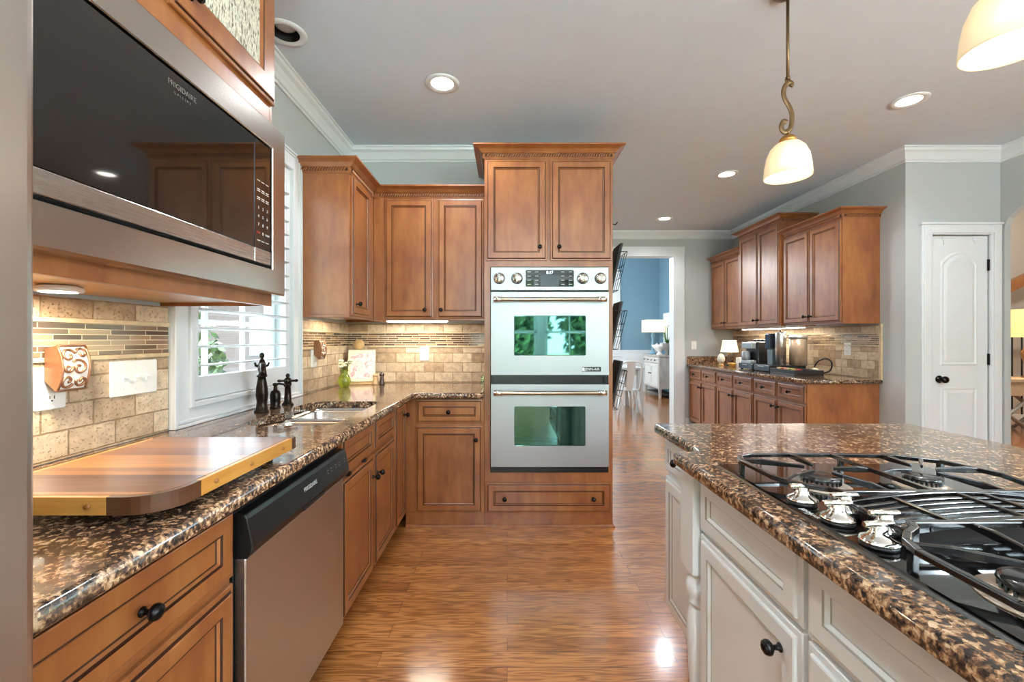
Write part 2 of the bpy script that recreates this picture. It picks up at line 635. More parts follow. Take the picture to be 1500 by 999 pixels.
    def build(self, name, mats, parent=None, bevel=0, seg=2, loc=None, fix=True):
        me = bpy.data.meshes.new(name)
        me.from_pydata(self.v, [], self.f)
        if not isinstance(mats, (list, tuple)):
            mats = [mats]
        for mt in mats:
            me.materials.append(mt)
        me.polygons.foreach_set('material_index', self.m)
        me.polygons.foreach_set('use_smooth', self.s)
        if fix:
            bm = bmesh.new(); bm.from_mesh(me)
            bmesh.ops.recalc_face_normals(bm, faces=bm.faces)
            bm.to_mesh(me); bm.free()
        me.update()
        o = bpy.data.objects.new(name, me)
        COL.objects.link(o)
        if parent is not None:
            o.parent = parent
        if loc:
            o.location = loc
        if bevel:
            md = o.modifiers.new('bevel', 'BEVEL')
            md.width = bevel; md.segments = seg; md.limit_method = 'ANGLE'; md.angle_limit = 0.6
        return o


def tag(o, label=None, cat=None, group=None, kind=None):
    if label: o['label'] = label
    if cat: o['category'] = cat
    if group: o['group'] = group
    if kind: o['kind'] = kind
    return o


def empty(name, loc, label, cat, group=None, rot=0.0):
    o = bpy.data.objects.new(name, None)
    o.empty_display_size = 0.05
    o.location = loc
    o.rotation_euler = (0, 0, rot)
    COL.objects.link(o)
    return tag(o, label, cat, group)


def struct(mb, name, mats, label=None, **kw):
    return tag(mb.build(name, mats, **kw), label, None, None, 'structure')


def copy_tree(o, loc=None, rot=None, label=None, parent=None):
    cpy = o.copy()
    COL.objects.link(cpy)
    if parent is not None:
        cpy.parent = parent
    if loc is not None:
        cpy.location = loc
    if rot is not None:
        cpy.rotation_euler = rot
    if label:
        cpy['label'] = label
    for ch in list(o.children):
        copy_tree(ch, parent=cpy)
    return cpy


def text(name, s, size, mat, parent, M, extrude=0.0004, align='CENTER'):
    cu = bpy.data.curves.new(name, 'FONT')
    cu.body = s; cu.size = size; cu.extrude = extrude; cu.align_x = align; cu.align_y = 'CENTER'
    t = bpy.data.objects.new(name, cu)
    COL.objects.link(t)
    bpy.context.view_layer.update()
    me = bpy.data.meshes.new_from_object(t.evaluated_get(bpy.context.evaluated_depsgraph_get()))
    bpy.data.objects.remove(t, do_unlink=True)
    me.transform(M)
    me.materials.clear(); me.materials.append(mat)
    me.name = name
    o = bpy.data.objects.new(name, me)
    COL.objects.link(o)
    if parent is not None:
        o.parent = parent
    return o


def rounded(poly, rad, n=6):
    """round the corners of a 2-D polygon; rad is a number or one per corner"""
    out = []
    k = len(poly)
    for i in range(k):
        r = rad[i] if isinstance(rad, (list, tuple)) else rad
        p, a, b_ = Vector(poly[i]), Vector(poly[i - 1]), Vector(poly[(i + 1) % k])
        if r <= 0:
            out.append(tuple(p)); continue
        d0, d1 = (a - p).normalized(), (b_ - p).normalized()
        ang = d0.angle(d1)
        L = r / math.tan(ang / 2)
        s, e = p + d0 * L, p + d1 * L
        cc = p + (d0 + d1).normalized() * (r / math.sin(ang / 2))
        v0, v1 = s - cc, e - cc
        a0 = math.atan2(v0.y, v0.x); a1 = math.atan2(v1.y, v1.x)
        da = (a1 - a0 + PI) % (2 * PI) - PI
        for j in range(n + 1):
            t = a0 + da * j / n
            out.append((cc.x + r * math.cos(t), cc.y + r * math.sin(t)))
    return out


def inset(poly, d):
    """mitred inset of a counter-clockwise polygon"""
    out = []
    k = len(poly)
    for i in range(k):
        p, a, b_ = Vector(poly[i]), Vector(poly[i - 1]), Vector(poly[(i + 1) % k])
        e0, e1 = (p - a).normalized(), (b_ - p).normalized()
        n0, n1 = Vector((-e0.y, e0.x)), Vector((-e1.y, e1.x))
        q = (n0 + n1) / max(0.3, 1 + n0.dot(n1))
        out.append((p.x + q.x * d, p.y + q.y * d))
    return out


def slab(name, poly, z0, z1, mat, holes=(), parent=None, edge=0.012, kind=None):
    """stone slab with a rounded edge and optional cut-outs (poly counter-clockwise)"""
    bm = bmesh.new()
    prof = []
    for k in range(4):
        a = PI / 2 * k / 3
        prof.append((edge * (1 - math.cos(a)) if edge else 0, z1 - edge + edge * math.sin(a)))
    lower = [(edge * 0.4, z0), (0, z0 + edge * 0.4)]
    loops = []
    for d, z in lower + prof:
        loops.append([bm.verts.new((x, y, z)) for x, y in inset(poly, d)])
    n = len(poly)
    for a in range(len(loops) - 1):
        for k in range(n):
            f = bm.faces.new((loops[a][k], loops[a][(k + 1) % n], loops[a + 1][(k + 1) % n], loops[a + 1][k]))
            f.smooth = True
    top = loops[-1]; bot = loops[0]
    et = [bm.edges.get((top[k], top[(k + 1) % n])) for k in range(n)]
    eb = [bm.edges.get((bot[k], bot[(k + 1) % n])) for k in range(n)]
    for h in holes:
        ht = [bm.verts.new((x, y, z1)) for x, y in h]
        hb = [bm.verts.new((x, y, z0)) for x, y in h]
        q = len(h)
        for k in range(q):
            bm.faces.new((ht[k], ht[(k + 1) % q], hb[(k + 1) % q], hb[k]))
        et += [bm.edges.get((ht[k], ht[(k + 1) % q])) for k in range(q)]
        eb += [bm.edges.get((hb[k], hb[(k + 1) % q])) for k in range(q)]
    bmesh.ops.triangle_fill(bm, edges=et, use_beauty=True, use_dissolve=False)
    bmesh.ops.triangle_fill(bm, edges=eb, use_beauty=True, use_dissolve=False)
    bmesh.ops.recalc_face_normals(bm, faces=bm.faces)
    me = bpy.data.meshes.new(name)
    bm.to_mesh(me); bm.free()
    me.materials.append(mat)
    o = bpy.data.objects.new(name, me)
    COL.objects.link(o)
    if parent is not None:
        o.parent = parent
    return o


# ------------------------------------------------------------------ room shell
XL, YB, XR, YF, YP, ZC = -1.285, 3.50, 3.19, 6.17, 3.50, 2.76
YR = -3.0            # wall behind the camera
XA = 3.95            # wall with the arched opening

struct(MB().box(-1.42, 9.2, YR, 10.6, -0.06, 0.0), 'floor', FLOORM, 'glossy oak strip floor with boards running across the kitchen')


def wall_with_hole(axis, pos, th, a0, a1, z0, z1, holes):
    """wall in plane axis=pos..pos+th spanning a0..a1, rectangular holes (h0,h1,hz0,hz1)"""
    mb = MB()
    def bx(p, q, r, s):
        if q - p < 1e-4 or s - r < 1e-4: return
        lo, hi = min(pos, pos + th), max(pos, pos + th)
        if axis == 'x': mb.box(lo, hi, p, q, r, s)
        else: mb.box(p, q, lo, hi, r, s)
    cur = a0
    for h0, h1, hz0, hz1 in sorted(holes):
        bx(cur, h0, z0, z1)
        bx(h0, h1, z0, hz0)
        bx(h0, h1, hz1, z1)
        cur = h1
    bx(cur, a1, z0, z1)
    return mb


WIN = (1.735, 2.595, 0.965, 2.26)
struct(wall_with_hole('x', XL, -0.14, YR - 0.14, YB, 0, 3.0, [WIN]), 'wall_left', WALLM, 'greige kitchen wall on the left with the sink window')
struct(MB().box(XL - 0.14, 0.60, YB, YB + 0.14, 0, 3.0), 'wall_back', WALLM, 'greige wall behind the oven and corner cabinets')
struct(MB().box(0.60, 0.72, YB, YF, 0, 3.0), 'wall_partition', WALLM, 'short greige wall behind the oven tower')
struct(wall_with_hole('y', YF, 0.13, 0.72, XR + 0.12, 0, 3.0, [(0.721, 2.36, 0.0, 2.426)]), 'wall_far', WALLM, 'greige far wall with the wide dining room doorway')
struct(MB().box(XR, XR + 0.12, YP + 0.12, YF - 0.001, 0, 3.0), 'wall_right', WALLM, 'greige wall behind the coffee counter')
struct(wall_with_hole('y', YP, 0.12, XR, XA + 0.05, 0, 3.0, [(3.39, 3.86, 0.0, 2.075)]), 'wall_pantry', WALLM, 'greige wall around the white pantry door')

# arched wall
mb = MB()
arch = []
for k in range(17):
    a = PI * k / 16
    arch.append((2.2 + 1.27 * math.cos(a), 2.14 + 0.30 * math.sin(a)))
poly = [(YP - 0.001, 0), (YP - 0.001, 3.0), (0.7, 3.0), (0.7, 0), (0.93, 0)] + [p for p in arch[::-1]] + [(3.47, 0)]
poly = [(p[0], p[1]) for p in poly]
bm_ = bmesh.new()
lo_ = [bm_.verts.new((XA, y, z)) for y, z in poly]
hi_ = [bm_.verts.new((XA + 0.05, y, z)) for y, z in poly]
n_ = len(poly)
for k in range(n_):
    bm_.faces.new((lo_[k], lo_[(k + 1) % n_], hi_[(k + 1) % n_], hi_[k]))
bmesh.ops.triangle_fill(bm_, edges=[bm_.edges.get((lo_[k], lo_[(k + 1) % n_])) for k in range(n_)], use_beauty=True)
bmesh.ops.triangle_fill(bm_, edges=[bm_.edges.get((hi_[k], hi_[(k + 1) % n_])) for k in range(n_)], use_beauty=True)
bmesh.ops.recalc_face_normals(bm_, faces=bm_.faces)
me_ = bpy.data.meshes.new('wall_arch'); bm_.to_mesh(me_); bm_.free(); me_.materials.append(WALLM)
wa = bpy.data.objects.new('wall_arch', me_); COL.objects.link(wa)
tag(wa, 'greige wall with the arched opening to the stair hall', kind='structure')

SW = [(-2.6, -1.0, 0.5, 2.5), (-0.9, 0.6, 0.5, 2.5)]  # unseen side windows added to let in more daylight
struct(wall_with_hole('x', XA, 0.12, YR, 0.699, 0, 3.0, SW), 'wall_side', WALLM)
# rear wall with windows (behind the viewpoint, mirrored in the ovens)
RW = [(-0.9, 0.6, 0.35, 2.5), (0.75, 2.25, 0.35, 2.5), (2.4, 3.85, 0.35, 2.5)]
struct(wall_with_hole('y', YR, -0.14, XL - 0.0, XA + 0.12, 0, 3.0, RW), 'wall_rear', WALLM)

# ceiling with round cut-outs for the recessed lights
CANS = [(-1.10, 2.165, False), (-0.385, 2.594, True), (2.02, 4.02, True), (2.557, 2.78, True), (1.98, 5.5, True),
        (-0.385, 0.4, True), (2.557, 0.6, True), (0.2, -1.4, True), (2.3, -1.6, True)]  # last four cans added out of view for extra light
bm_ = bmesh.new()
cp = [(XL - 0.1, YR - 0.1), (XA + 0.03, YR - 0.1), (XA + 0.03, YF + 0.1), (XL - 0.1, YF + 0.1)]
vs = [bm_.verts.new((x, y, ZC)) for x, y in cp]
ed = [bm_.edges.new((vs[k], vs[(k + 1) % 4])) for k in range(4)]
for x, y, on in CANS:
    hv = [bm_.verts.new((x + 0.084 * math.cos(2 * PI * k / 28), y + 0.084 * math.sin(2 * PI * k / 28), ZC)) for k in range(28)]
    ed += [bm_.edges.new((hv[k], hv[(k + 1) % 28])) for k in range(28)]
bmesh.ops.triangle_fill(bm_, edges=ed, use_beauty=True)
for f in bm_.faces:
    if f.normal.z > 0: f.normal_flip()
me_ = bpy.data.meshes.new('ceiling'); bm_.to_mesh(me_); bm_.free(); me_.materials.append(CEILM)
ce = bpy.data.objects.new('ceiling', me_); COL.objects.link(ce)
tag(ce, 'taupe painted kitchen ceiling', kind='structure')
struct(MB().box(XL - 0.3, 4.3, YR - 0.3, YF + 0.13, 3.0, 3.06), 'sky_block_slab', CEILM)  # unseen slab added above the ceiling to block sky light

# room crown moulding
CP = [(0, ZC - 0.105), (0.012, ZC - 0.105), (0.014, ZC - 0.092), (0.024, ZC - 0.088), (0.034, ZC - 0.066), (0.052, ZC - 0.042), (0.072, ZC - 0.03),
      (0.076, ZC - 0.014), (0.088, ZC - 0.012), (0.088, ZC - 0.001), (0, ZC - 0.001)]
struct(MB().sweep([(XL, YR + 0.001), (XL, YB), (0.72, YB), (0.72, YF), (XR, YF), (XR, YP), (XA, YP), (XA, YR + 0.001)], CP, side=1), 'trim_1', WHITE, 'white crown moulding around the kitchen ceiling')
# doorway casing of the far wall
CAS = lambda mb, x0, x1, y, z0, z1: mb.box(x0, x1, y - 0.018, y, z0, z1)
mb = MB()
mb.box(2.3601, 2.50, YF - 0.02, YF, 0, 2.4259); mb.box(2.375, 2.485, YF - 0.028, YF - 0.02, 0, 2.44)
mb.box(0.73, 2.50, YF - 0.02, YF, 2.426, 2.545); mb.box(0.73, 2.485, YF - 0.028, YF - 0.02, 2.4401, 2.53)
mb.box(2.345, 2.36, YF - 0.02, YF + 0.15, 0, 2.411); mb.box(0.73, 2.36, YF - 0.02, YF + 0.15, 2.411, 2.426)
struct(mb, 'trim_2', WHITE, 'white casing around the dining room doorway')
struct(MB().box(2.505, 2.56, YF - 0.014, YF, 0, 0.13), 'baseboard_far', WHITE)
struct(MB().box(XR + 0.002, 3.30, YP - 0.015, YP, 0, 0.13), 'baseboard_pantry', WHITE)

# pantry door
mb = MB()
mb.box(3.305, 3.39, YP - 0.02, YP, 0, 2.155); mb.box(3.86, 3.945, YP - 0.02, YP, 0, 2.155); mb.box(3.39, 3.86, YP - 0.02, YP, 2.075, 2.155)
mb.box(3.318, 3.375, YP - 0.028, YP - 0.02, 0, 2.14); mb.box(3.875, 3.932, YP - 0.028, YP - 0.02, 0, 2.14); mb.box(3.375, 3.875, YP - 0.028, YP - 0.02, 2.088, 2.14)
mb.box(3.29, 3.945, YP - 0.034, YP, 2.155, 2.172)
struct(mb, 'trim_3', WHITE, 'white casing around the pantry door', bevel=0.003)
DX0, DX1 = 3.397, 3.853
mb = MB().box(DX0, DX1, YP + 0.006, YP + 0.04, 0.008, 2.068)


def arch_panel(mb, x0, x1, z0, z1, rise, y):
    cx, hw = (x0 + x1) / 2, (x1 - x0) / 2
    def loop(d, yy):
        pts = [(x0 + d, yy, z0 + d), (x1 - d, yy, z0 + d)]
        if rise > 0:
            for k in range(13):
                t = -1 + 2 * k / 12
                x = cx - t * (hw - d)
                pts.append((x, yy, z1 - rise - d + rise * (1 - t * t)))
        else:
            pts += [(x1 - d, yy, z1 - d), (x0 + d, yy, z1 - d)]
        return pts
    mb.loft([loop(0, y + 0.001), loop(0.004, y - 0.003), loop(0.016, y - 0.004), loop(0.026, y + 0.004 - 0.003), loop(0.034, y - 0.002), loop(0.05, y - 0.005)], 0, False, True)


arch_panel(mb, 3.475, 3.775, 1.03, 1.945, 0.085, YP + 0.006)
arch_panel(mb, 3.475, 3.775, 0.22, 0.86, 0, YP + 0.006)
door1 = struct(mb, 'door_1', WHITE, 'narrow white two-panel pantry door with arched top panel')
mb = MB().lathe([(0.006, 0.0), (0.028, 0.0), (0.03, -0.006), (0.012, -0.01), (0.010, -0.03), (0.022, -0.038), (0.028, -0.05), (0.026, -0.062), (0.012, -0.07), (0.001, -0.071)], (3.462, YP + 0.006, 0.92), 'y')
mb.build('door_knob', KNOBM, door1)
for z in (1.835, 1.08, 0.3):
    MB().box(DX1 - 0.004, DX1 + 0.007, YP - 0.008, YP + 0.01, z - 0.045, z + 0.045).build('hinge', KNOBM, door1, bevel=0.002)
for x in (3.50, 3.745):
    MB().box(x - 0.012, x + 0.012, YP - 0.002, YP + 0.0055, 2.03, 2.066).box(x - 0.006, x + 0.006, YP - 0.006, YP + 0.0055, 2.0, 2.03).build('over_door_hook', WHITE, door1)


# backsplash
def splash(name, axis, pos, out, a0, a1, z0, z1, trav, mos, label, holes=None):
    """thin tiled slab: field tile, liners, mosaic band, top row"""
    mb = MB()
    def bx(p, q, r, s, t, m):
        lo, hi = min(pos, pos + out * t), max(pos, pos + out * t)
        if axis == 'x': mb.box(lo, hi, p, q, r, s, m)
        else: mb.box(p, q, lo, hi, r, s, m)
    bx(a0, a1, z0, 1.176, 0.010, 0)
    bx(a0, a1, 1.176, 1.190, 0.017, 2)
    bx(a0, a1, 1.190, 1.288, 0.010, 1)
    bx(a0, a1, 1.288, 1.302, 0.017, 2)
    bx(a0, a1, 1.302, z1, 0.010, 0)
    return struct(mb, name, [trav, mos, PENCIL], label, bevel=0.0015)


splash('trim_4', 'x', XL + 0.0005, 1, 0.515, 1.644, 0.896, 1.362, TRAV_L, MOS_L, 'tumbled stone backsplash left of the sink window')
splash('trim_5', 'x', XL + 0.0005, 1, 2.69, YB - 0.011, 0.896, 1.366, TRAV_L, MOS_L, 'tumbled stone backsplash between sink window and corner')
splash('trim_6', 'y', YB - 0.0005, -1, XL + 0.001, -0.152, 0.896, 1.366, TRAV_B, MOS_B, 'tumbled stone backsplash behind the corner counter')
splash('trim_7', 'x', XR - 0.0005, -1, 3.735, YF - 0.022, 0.896, 1.366, TRAV_L, MOS_L, 'tumbled stone backsplash behind the coffee counter')
struct(MB().box(XR - 0.014, XR, 3.712, 3.734, 0.896, 1.374), 'trim_8', PENCIL)
struct(MB().box(2.535, XR - 0.0005, YF - 0.021, YF - 0.0005, 0.8955, 1.0), 'trim_9', GRAN, 'granite upstand on the far wall above the coffee counter')
struct(MB().box(-0.172, -0.151, 2.86, YB - 0.012, 0.8955, 1.0), 'trim_10', GRAN)

# ------------------------------------------------------------------ sink window
Y0, Y1, Z0, Z1 = WIN
mb = MB()
cw = 0.085
for (a0, a1, b0, b1) in ((Y0 - cw, Y0, 0.896, Z1 + cw), (Y1, Y1 + cw, 0.896, Z1 + cw), (Y0, Y1, Z1, Z1 + cw), (Y0, Y1, 0.896, Z0)):
    mb.box(XL, XL + 0.02, a0, a1, b0, b1)
    da, db = min(0.02, (a1 - a0) / 4), min(0.018, (b1 - b0) / 4)
for d, t in ((0.0, 0.032), (0.014, 0.026)):
    a0, a1, b0, b1 = Y0 - cw + d, Y1 + cw - d, 0.896 + d, Z1 + cw - d
    w = 0.012
    mb.box(XL + 0.019, XL + t, a0, a0 + w, b0, b1); mb.box(XL + 0.019, XL + t, a1 - w, a1, b0, b1)
    mb.box(XL + 0.019, XL + t, a0 + w, a1 - w, b0, b0 + w); mb.box(XL + 0.019, XL + t, a0 + w, a1 - w, b1 - w, b1)
win = struct(mb, 'window_1', WHITE, 'white cased kitchen window with plantation shutters above the sink', bevel=0.002)
# shutter frame + panel
mb = MB()
fy0, fy1, fz0, fz1 = Y0 + 0.001, Y1 - 0.001, Z0 + 0.001, Z1 - 0.001
fw = 0.022
for (a0, a1, b0, b1) in ((fy0, fy0 + fw, fz0, fz1), (fy1 - fw, fy1, fz0, fz1), (fy0 + fw, fy1 - fw, fz0, fz0 + fw), (fy0 + fw, fy1 - fw, fz1 - fw, fz1)):
    mb.box(XL - 0.045, XL + 0.030, a0, a1, b0, b1)
mb.build('shutter_frame', WHITE, win, bevel=0.003)
py0, py1, pz0, pz1 = fy0 + fw + 0.002, fy1 - fw - 0.002, fz0 + fw + 0.002, fz1 - fw - 0.002
mb = MB()
sw = 0.05
mb.box(XL - 0.025, XL + 0.008, py0, py0 + sw, pz0, pz1); mb.box(XL - 0.025, XL + 0.008, py1 - sw, py1, pz0, pz1)
mb.box(XL - 0.025, XL + 0.008, py0 + sw, py1 - sw, pz0, pz0 + 0.095); mb.box(XL - 0.025, XL + 0.008, py0 + sw, py1 - sw, pz1 - 0.09, pz1)
mb.build('shutter_panel', WHITE, win, bevel=0.003)
z = pz0 + 0.095 + 0.045
lv = None
while z < pz1 - 0.12:
    loop = []
    for k in range(12):
        a = 2 * PI * k / 12
        loop.append((0.041 * math.cos(a), 0.0055 * math.sin(a)))
    tl = math.radians(4)
    L = [(x * math.cos(tl) - w * math.sin(tl), x * math.sin(tl) + w * math.cos(tl)) for x, w in loop]
    MB().loft([[(XL - 0.009 + x, yy, z + w) for x, w in L] for yy in (py0 + sw + 0.001, py1 - sw - 0.001)], smooth=True).build('louver', WHITE, win)
    z += 0.0785
mb = MB()
XS = XL - 0.115
for (a0, a1, b0, b1) in ((Y0 + 0.001, Y0 + 0.045, Z0 + 0.001, Z1 - 0.001), (Y1 - 0.045, Y1 - 0.001, Z0 + 0.001, Z1 - 0.001), (Y0 + 0.045, Y1 - 0.045, Z0 + 0.001, Z0 + 0.06), (Y0 + 0.045, Y1 - 0.045, Z1 - 0.05, Z1 - 0.001), (Y0 + 0.045, Y1 - 0.045, 1.60, 1.65)):
    mb.box(XS - 0.02, XS + 0.02, a0, a1, b0, b1)
for t in (1 / 3, 2 / 3):
    yy = Y0 + (Y1 - Y0) * t
    mb.box(XS - 0.0085, XS + 0.0085, yy - 0.011, yy + 0.011, Z0 + 0.05, Z1 - 0.05)
for zz in (1.32, 1.93):
    mb.box(XS - 0.01, XS + 0.01, Y0 + 0.04, Y1 - 0.04, zz - 0.011, zz + 0.011)
mb.build('sash', WHITE, win)
MB().box(XS - 0.002, XS + 0.002, Y0 + 0.01, Y1 - 0.01, Z0 + 0.01, Z1 - 0.01).build('pane', GLASS, win)

# rear windows
for i, (x0, x1, z0, z1) in enumerate(RW):
    mb = MB()
    for a0, a1, b0, b1 in ((x0, x0 + 0.06, z0, z1), (x1 - 0.06, x1, z0, z1), (x0, x1, z0, z0 + 0.06), (x0, x1, z1 - 0.06, z1), (x0, x1, 1.36, 1.41)):
        mb.box(a0 + 0.001, a1 - 0.001, YR - 0.10, YR - 0.05, b0 + 0.001, b1 - 0.001)
    for t in (1 / 3, 2 / 3):
        xx = x0 + (x1 - x0) * t
        mb.box(xx - 0.012, xx + 0.012, YR - 0.083, YR - 0.062, z0 + 0.05, z1 - 0.05)
    for zz in (0.9, 1.85):
        mb.box(x0 + 0.05, x1 - 0.05, YR - 0.085, YR - 0.06, zz - 0.012, zz + 0.012)
    w_ = struct(mb, 'window_%d' % (i + 2), WHITE)
    MB().box(x0 + 0.02, x1 - 0.02, YR - 0.076, YR - 0.072, z0 + 0.02, z1 - 0.02).build('pane', GLASS, w_)

for i, (y0, y1, z0, z1) in enumerate(SW):
    mb = MB()
    for a0, a1, b0, b1 in ((y0, y0 + 0.06, z0, z1), (y1 - 0.06, y1, z0, z1), (y0, y1, z0, z0 + 0.06), (y0, y1, z1 - 0.06, z1), (y0, y1, 1.46, 1.51)):
        mb.box(XA + 0.04, XA + 0.09, a0 + 0.001, a1 - 0.001, b0 + 0.001, b1 - 0.001)
    w_ = struct(mb, 'window_%d' % (i + 7), WHITE)
    MB().box(XA + 0.063, XA + 0.067, y0 + 0.02, y1 - 0.02, z0 + 0.02, z1 - 0.02).build('pane', GLASS, w_)
# ------------------------------------------------------------------ outdoors
LAWN = blotch('lawn_green', [c(70, 104, 44), c(120, 150, 70), c(96, 130, 56)], 3.0, 0.9)
LEAF = blotch('leaf_green', [c(22, 40, 21), c(70, 98, 48), c(42, 66, 32)], 9.0, 0.6)
BARK = plain('tree_bark', c(92, 72, 56), 0.9, noise=0.6, nscale=30)
PAVE = plain('pale_driveway', c(92, 87, 84), 0.9, noise=0.15)
TERR = plain('bounce_terrace', c(216, 213, 208), 0.9, noise=0.15)
struct(MB().box(-30, 40, -40, -9.5, -0.4, -0.3), 'ground_lawn', LAWN)
struct(MB().box(-30, 40, -9.5, YR - 0.16, -0.42, -0.32), 'bounce_ground', TERR)  # unseen pale paving added to bounce light up to the ceiling
struct(MB().box(XA + 0.2, 40, YR - 0.16, 0.69, -0.42, -0.32), 'side_bounce_ground', TERR)
struct(MB().box(-30, XL - 0.16, YR - 0.1, 30, -0.4, -0.3), 'ground_drive', PAVE, 'pale driveway outside the sink window')


def leaf_cloud(mb, cx, cy, cz, rx, ry, rz, n, size, rnd):
    for _ in range(n):
        th, ph = rnd.uniform(0, 2 * PI), math.acos(rnd.uniform(-1, 1))
        rr = rnd.uniform(0.55, 1.0)
        p = Vector((cx + rx * rr * math.sin(ph) * math.cos(th), cy + ry * rr * math.sin(ph) * math.sin(th), cz + rz * rr * math.cos(ph)))
        a = Vector((rnd.uniform(-1, 1), rnd.uniform(-1, 1), rnd.uniform(-1, 1))).normalized()
        b_ = a.orthogonal().normalized()
        s = size * rnd.uniform(0.6, 1.3)
        i = mb.addv([p - a * s, p + b_ * s * 0.45, p + a * s, p - b_ * s * 0.45])
        mb.face((i, i + 1, i + 2, i + 3), 0)


rnd = random.Random(3)
b0 = empty('holly_bush', (-2.9, 3.98, -0.3), 'dark green leafy bush outside the sink window', 'bush')
mb = MB(); leaf_cloud(mb, 0, 0, 0.85, 0.36, 0.3, 0.95, 2000, 0.05, rnd); mb.build('foliage', LEAF, b0, fix=False)
MB().tube([(0, 0, 0), (0.02, 0, 0.5), (0, 0.03, 1.2)], [0.04, 0.03, 0.015], 8).build('trunk', BARK, b0)
hs = empty('neighbor_house', (-11.5, 17.0, -0.3), 'pale house across the driveway seen between the shutter louvers', 'house')
MB().box(-7, 7, 0, 6, 0, 3.1).build('wall', plain('pale_pink_brick', c(108, 97, 92), 0.9, noise=0.2), hs)
MB().loft([[(-7.4, -0.4, 3.1), (7.4, -0.4, 3.1), (7.4, 6.4, 3.1), (-7.4, 6.4, 3.1)], [(-5.5, 3.0, 5.0), (5.5, 3.0, 5.0), (5.5, 3.1, 5.0), (-5.5, 3.1, 5.0)]]).build('roof', plain('grey_shingle', c(120, 118, 120), 0.9, noise=0.4), hs)
for wx in (-4.5, -1.5, 2.0, 5.0):
    MB().box(wx - 0.5, wx + 0.5, -0.06, -0.001, 0.9, 2.4).build('window', plain('blue_grey_pane', c(120, 140, 160), 0.2), hs)
for k, (x, y, hgt, r) in enumerate(((-13.0, 12.5, 5.6, 1.6),)):
    t0 = empty('garden_tree', (x, y, -0.3), 'distant green tree in front of the pale house seen through the window', 'tree')
    mb = MB(); leaf_cloud(mb, 0, 0, hgt * 0.75, r, r, hgt * 0.25, 1600, 0.18, rnd); mb.build('foliage', LEAF, t0, fix=False)
    MB().tube([(0, 0, 0), (0.1, 0, hgt * 0.3), (0, 0.1, hgt * 0.7)], [0.16, 0.12, 0.05], 8).build('trunk', BARK, t0)
for k, (x, y, hgt, r) in enumerate(((-2.3, -9.0, 6.0, 1.25), (0.3, -8.6, 6.2, 1.25), (2.9, -8.9, 6.4, 1.25), (5.5, -9.0, 6.0, 1.25), (-5.6, -10.2, 6.0, 1.25), (8.8, -10.0, 6.0, 1.25))):  # tree row added dense to dim the sky mirrored in the ovens
    t0 = empty('yard_tree', (x, y, -0.3), 'green yard tree mirrored in the oven door glass', 'tree', 'yard trees mirrored in the ovens')
    mb = MB(); leaf_cloud(mb, 0, 0, hgt * 0.5, r, r * 0.95, hgt * 0.48, 2200, 0.22, rnd); mb.build('foliage', LEAF, t0, fix=False)
    MB().tube([(0, 0, 0), (0.1, 0, hgt * 0.3), (0, 0.1, hgt * 0.7)], [0.18, 0.13, 0.05], 8).build('trunk', BARK, t0)

# ------------------------------------------------------------------ cabinet builders
DPROF = [(0, -0.0005, 0), (0, -0.010, 0), (0.002, -0.0125, 0), (0.0105, -0.0135, 0), (0.012, -0.0125, 1), (0.0150, -0.0185, 1), (0.018, -0.0200, 0),
         (0.050, -0.0200, 0), (0.0515, -0.0165, 1), (0.0555, -0.0170, 1), (0.060, -0.0120, 0), (0.0625, -0.0095, 1)]
WPROF = [(0, -0.0005, 0), (0, -0.010, 0), (0.002, -0.0125, 0), (0.0115, -0.0135, 0), (0.0125, -0.0127, 1), (0.0142, -0.0185, 0), (0.018, -0.0200, 0),
         (0.050, -0.0200, 0), (0.0515, -0.0165, 1), (0.0535, -0.0170, 0), (0.060, -0.0120, 0), (0.0615, -0.0095, 1)]


def panel(x0, x1, z0, z1, prof, frame=None):
    """raised-and-recessed door or drawer front facing -y"""
    mb = MB()
    k = 1.0
    lim = min(x1 - x0, z1 - z0) / 2
    if prof[-1][0] > lim * 0.72:
        k = lim * 0.72 / prof[-1][0]
    loops, ms = [], []
    for d, y, m in prof:
        d *= k
        loops.append([(x0 + d, y, z0 + d), (x1 - d, y, z0 + d), (x1 - d, y, z1 - d), (x0 + d, y, z1 - d)])
        ms.append(m)
    mb.loft(loops, 0, True, True, ms=ms[1:])
    mb.m[-1] = 0
    return mb


KPROF = [(0.0005, 0.0), (0.0105, 0.0), (0.0105, -0.003), (0.0065, -0.005), (0.0055, -0.016), (0.010, -0.019), (0.0165, -0.025), (0.0175, -0.031), (0.0145, -0.038), (0.007, -0.0425), (0.0005, -0.0435)]


def knob(parent, x, z, y=-0.02, mat=None, s=0.86):
    return MB().lathe([(r * s, h * s) for r, h in KPROF], (x, y, z), 'y', 16).build('knob', mat or KNOBM, parent)


def front(root, kind, x0, x1, z0, z1, knobs=(), mats=None, prof=None, infill=None):
    mb = panel(x0, x1, z0, z1, prof or DPROF)
    o = mb.build(kind, mats or [MW, MG], root)
    for kx, kz in knobs:
        knob(o, kx, kz)
    return o


CROWN = [(0, 0), (0.008, 0), (0.008, 0.004), (0.010, 0.006), (0.010, 0.035), (0.017, 0.037), (0.022, 0.044), (0.034, 0.057), (0.053, 0.065), (0.060, 0.068), (0.070, 0.070), (0.070, 0.080), (0, 0.080)]


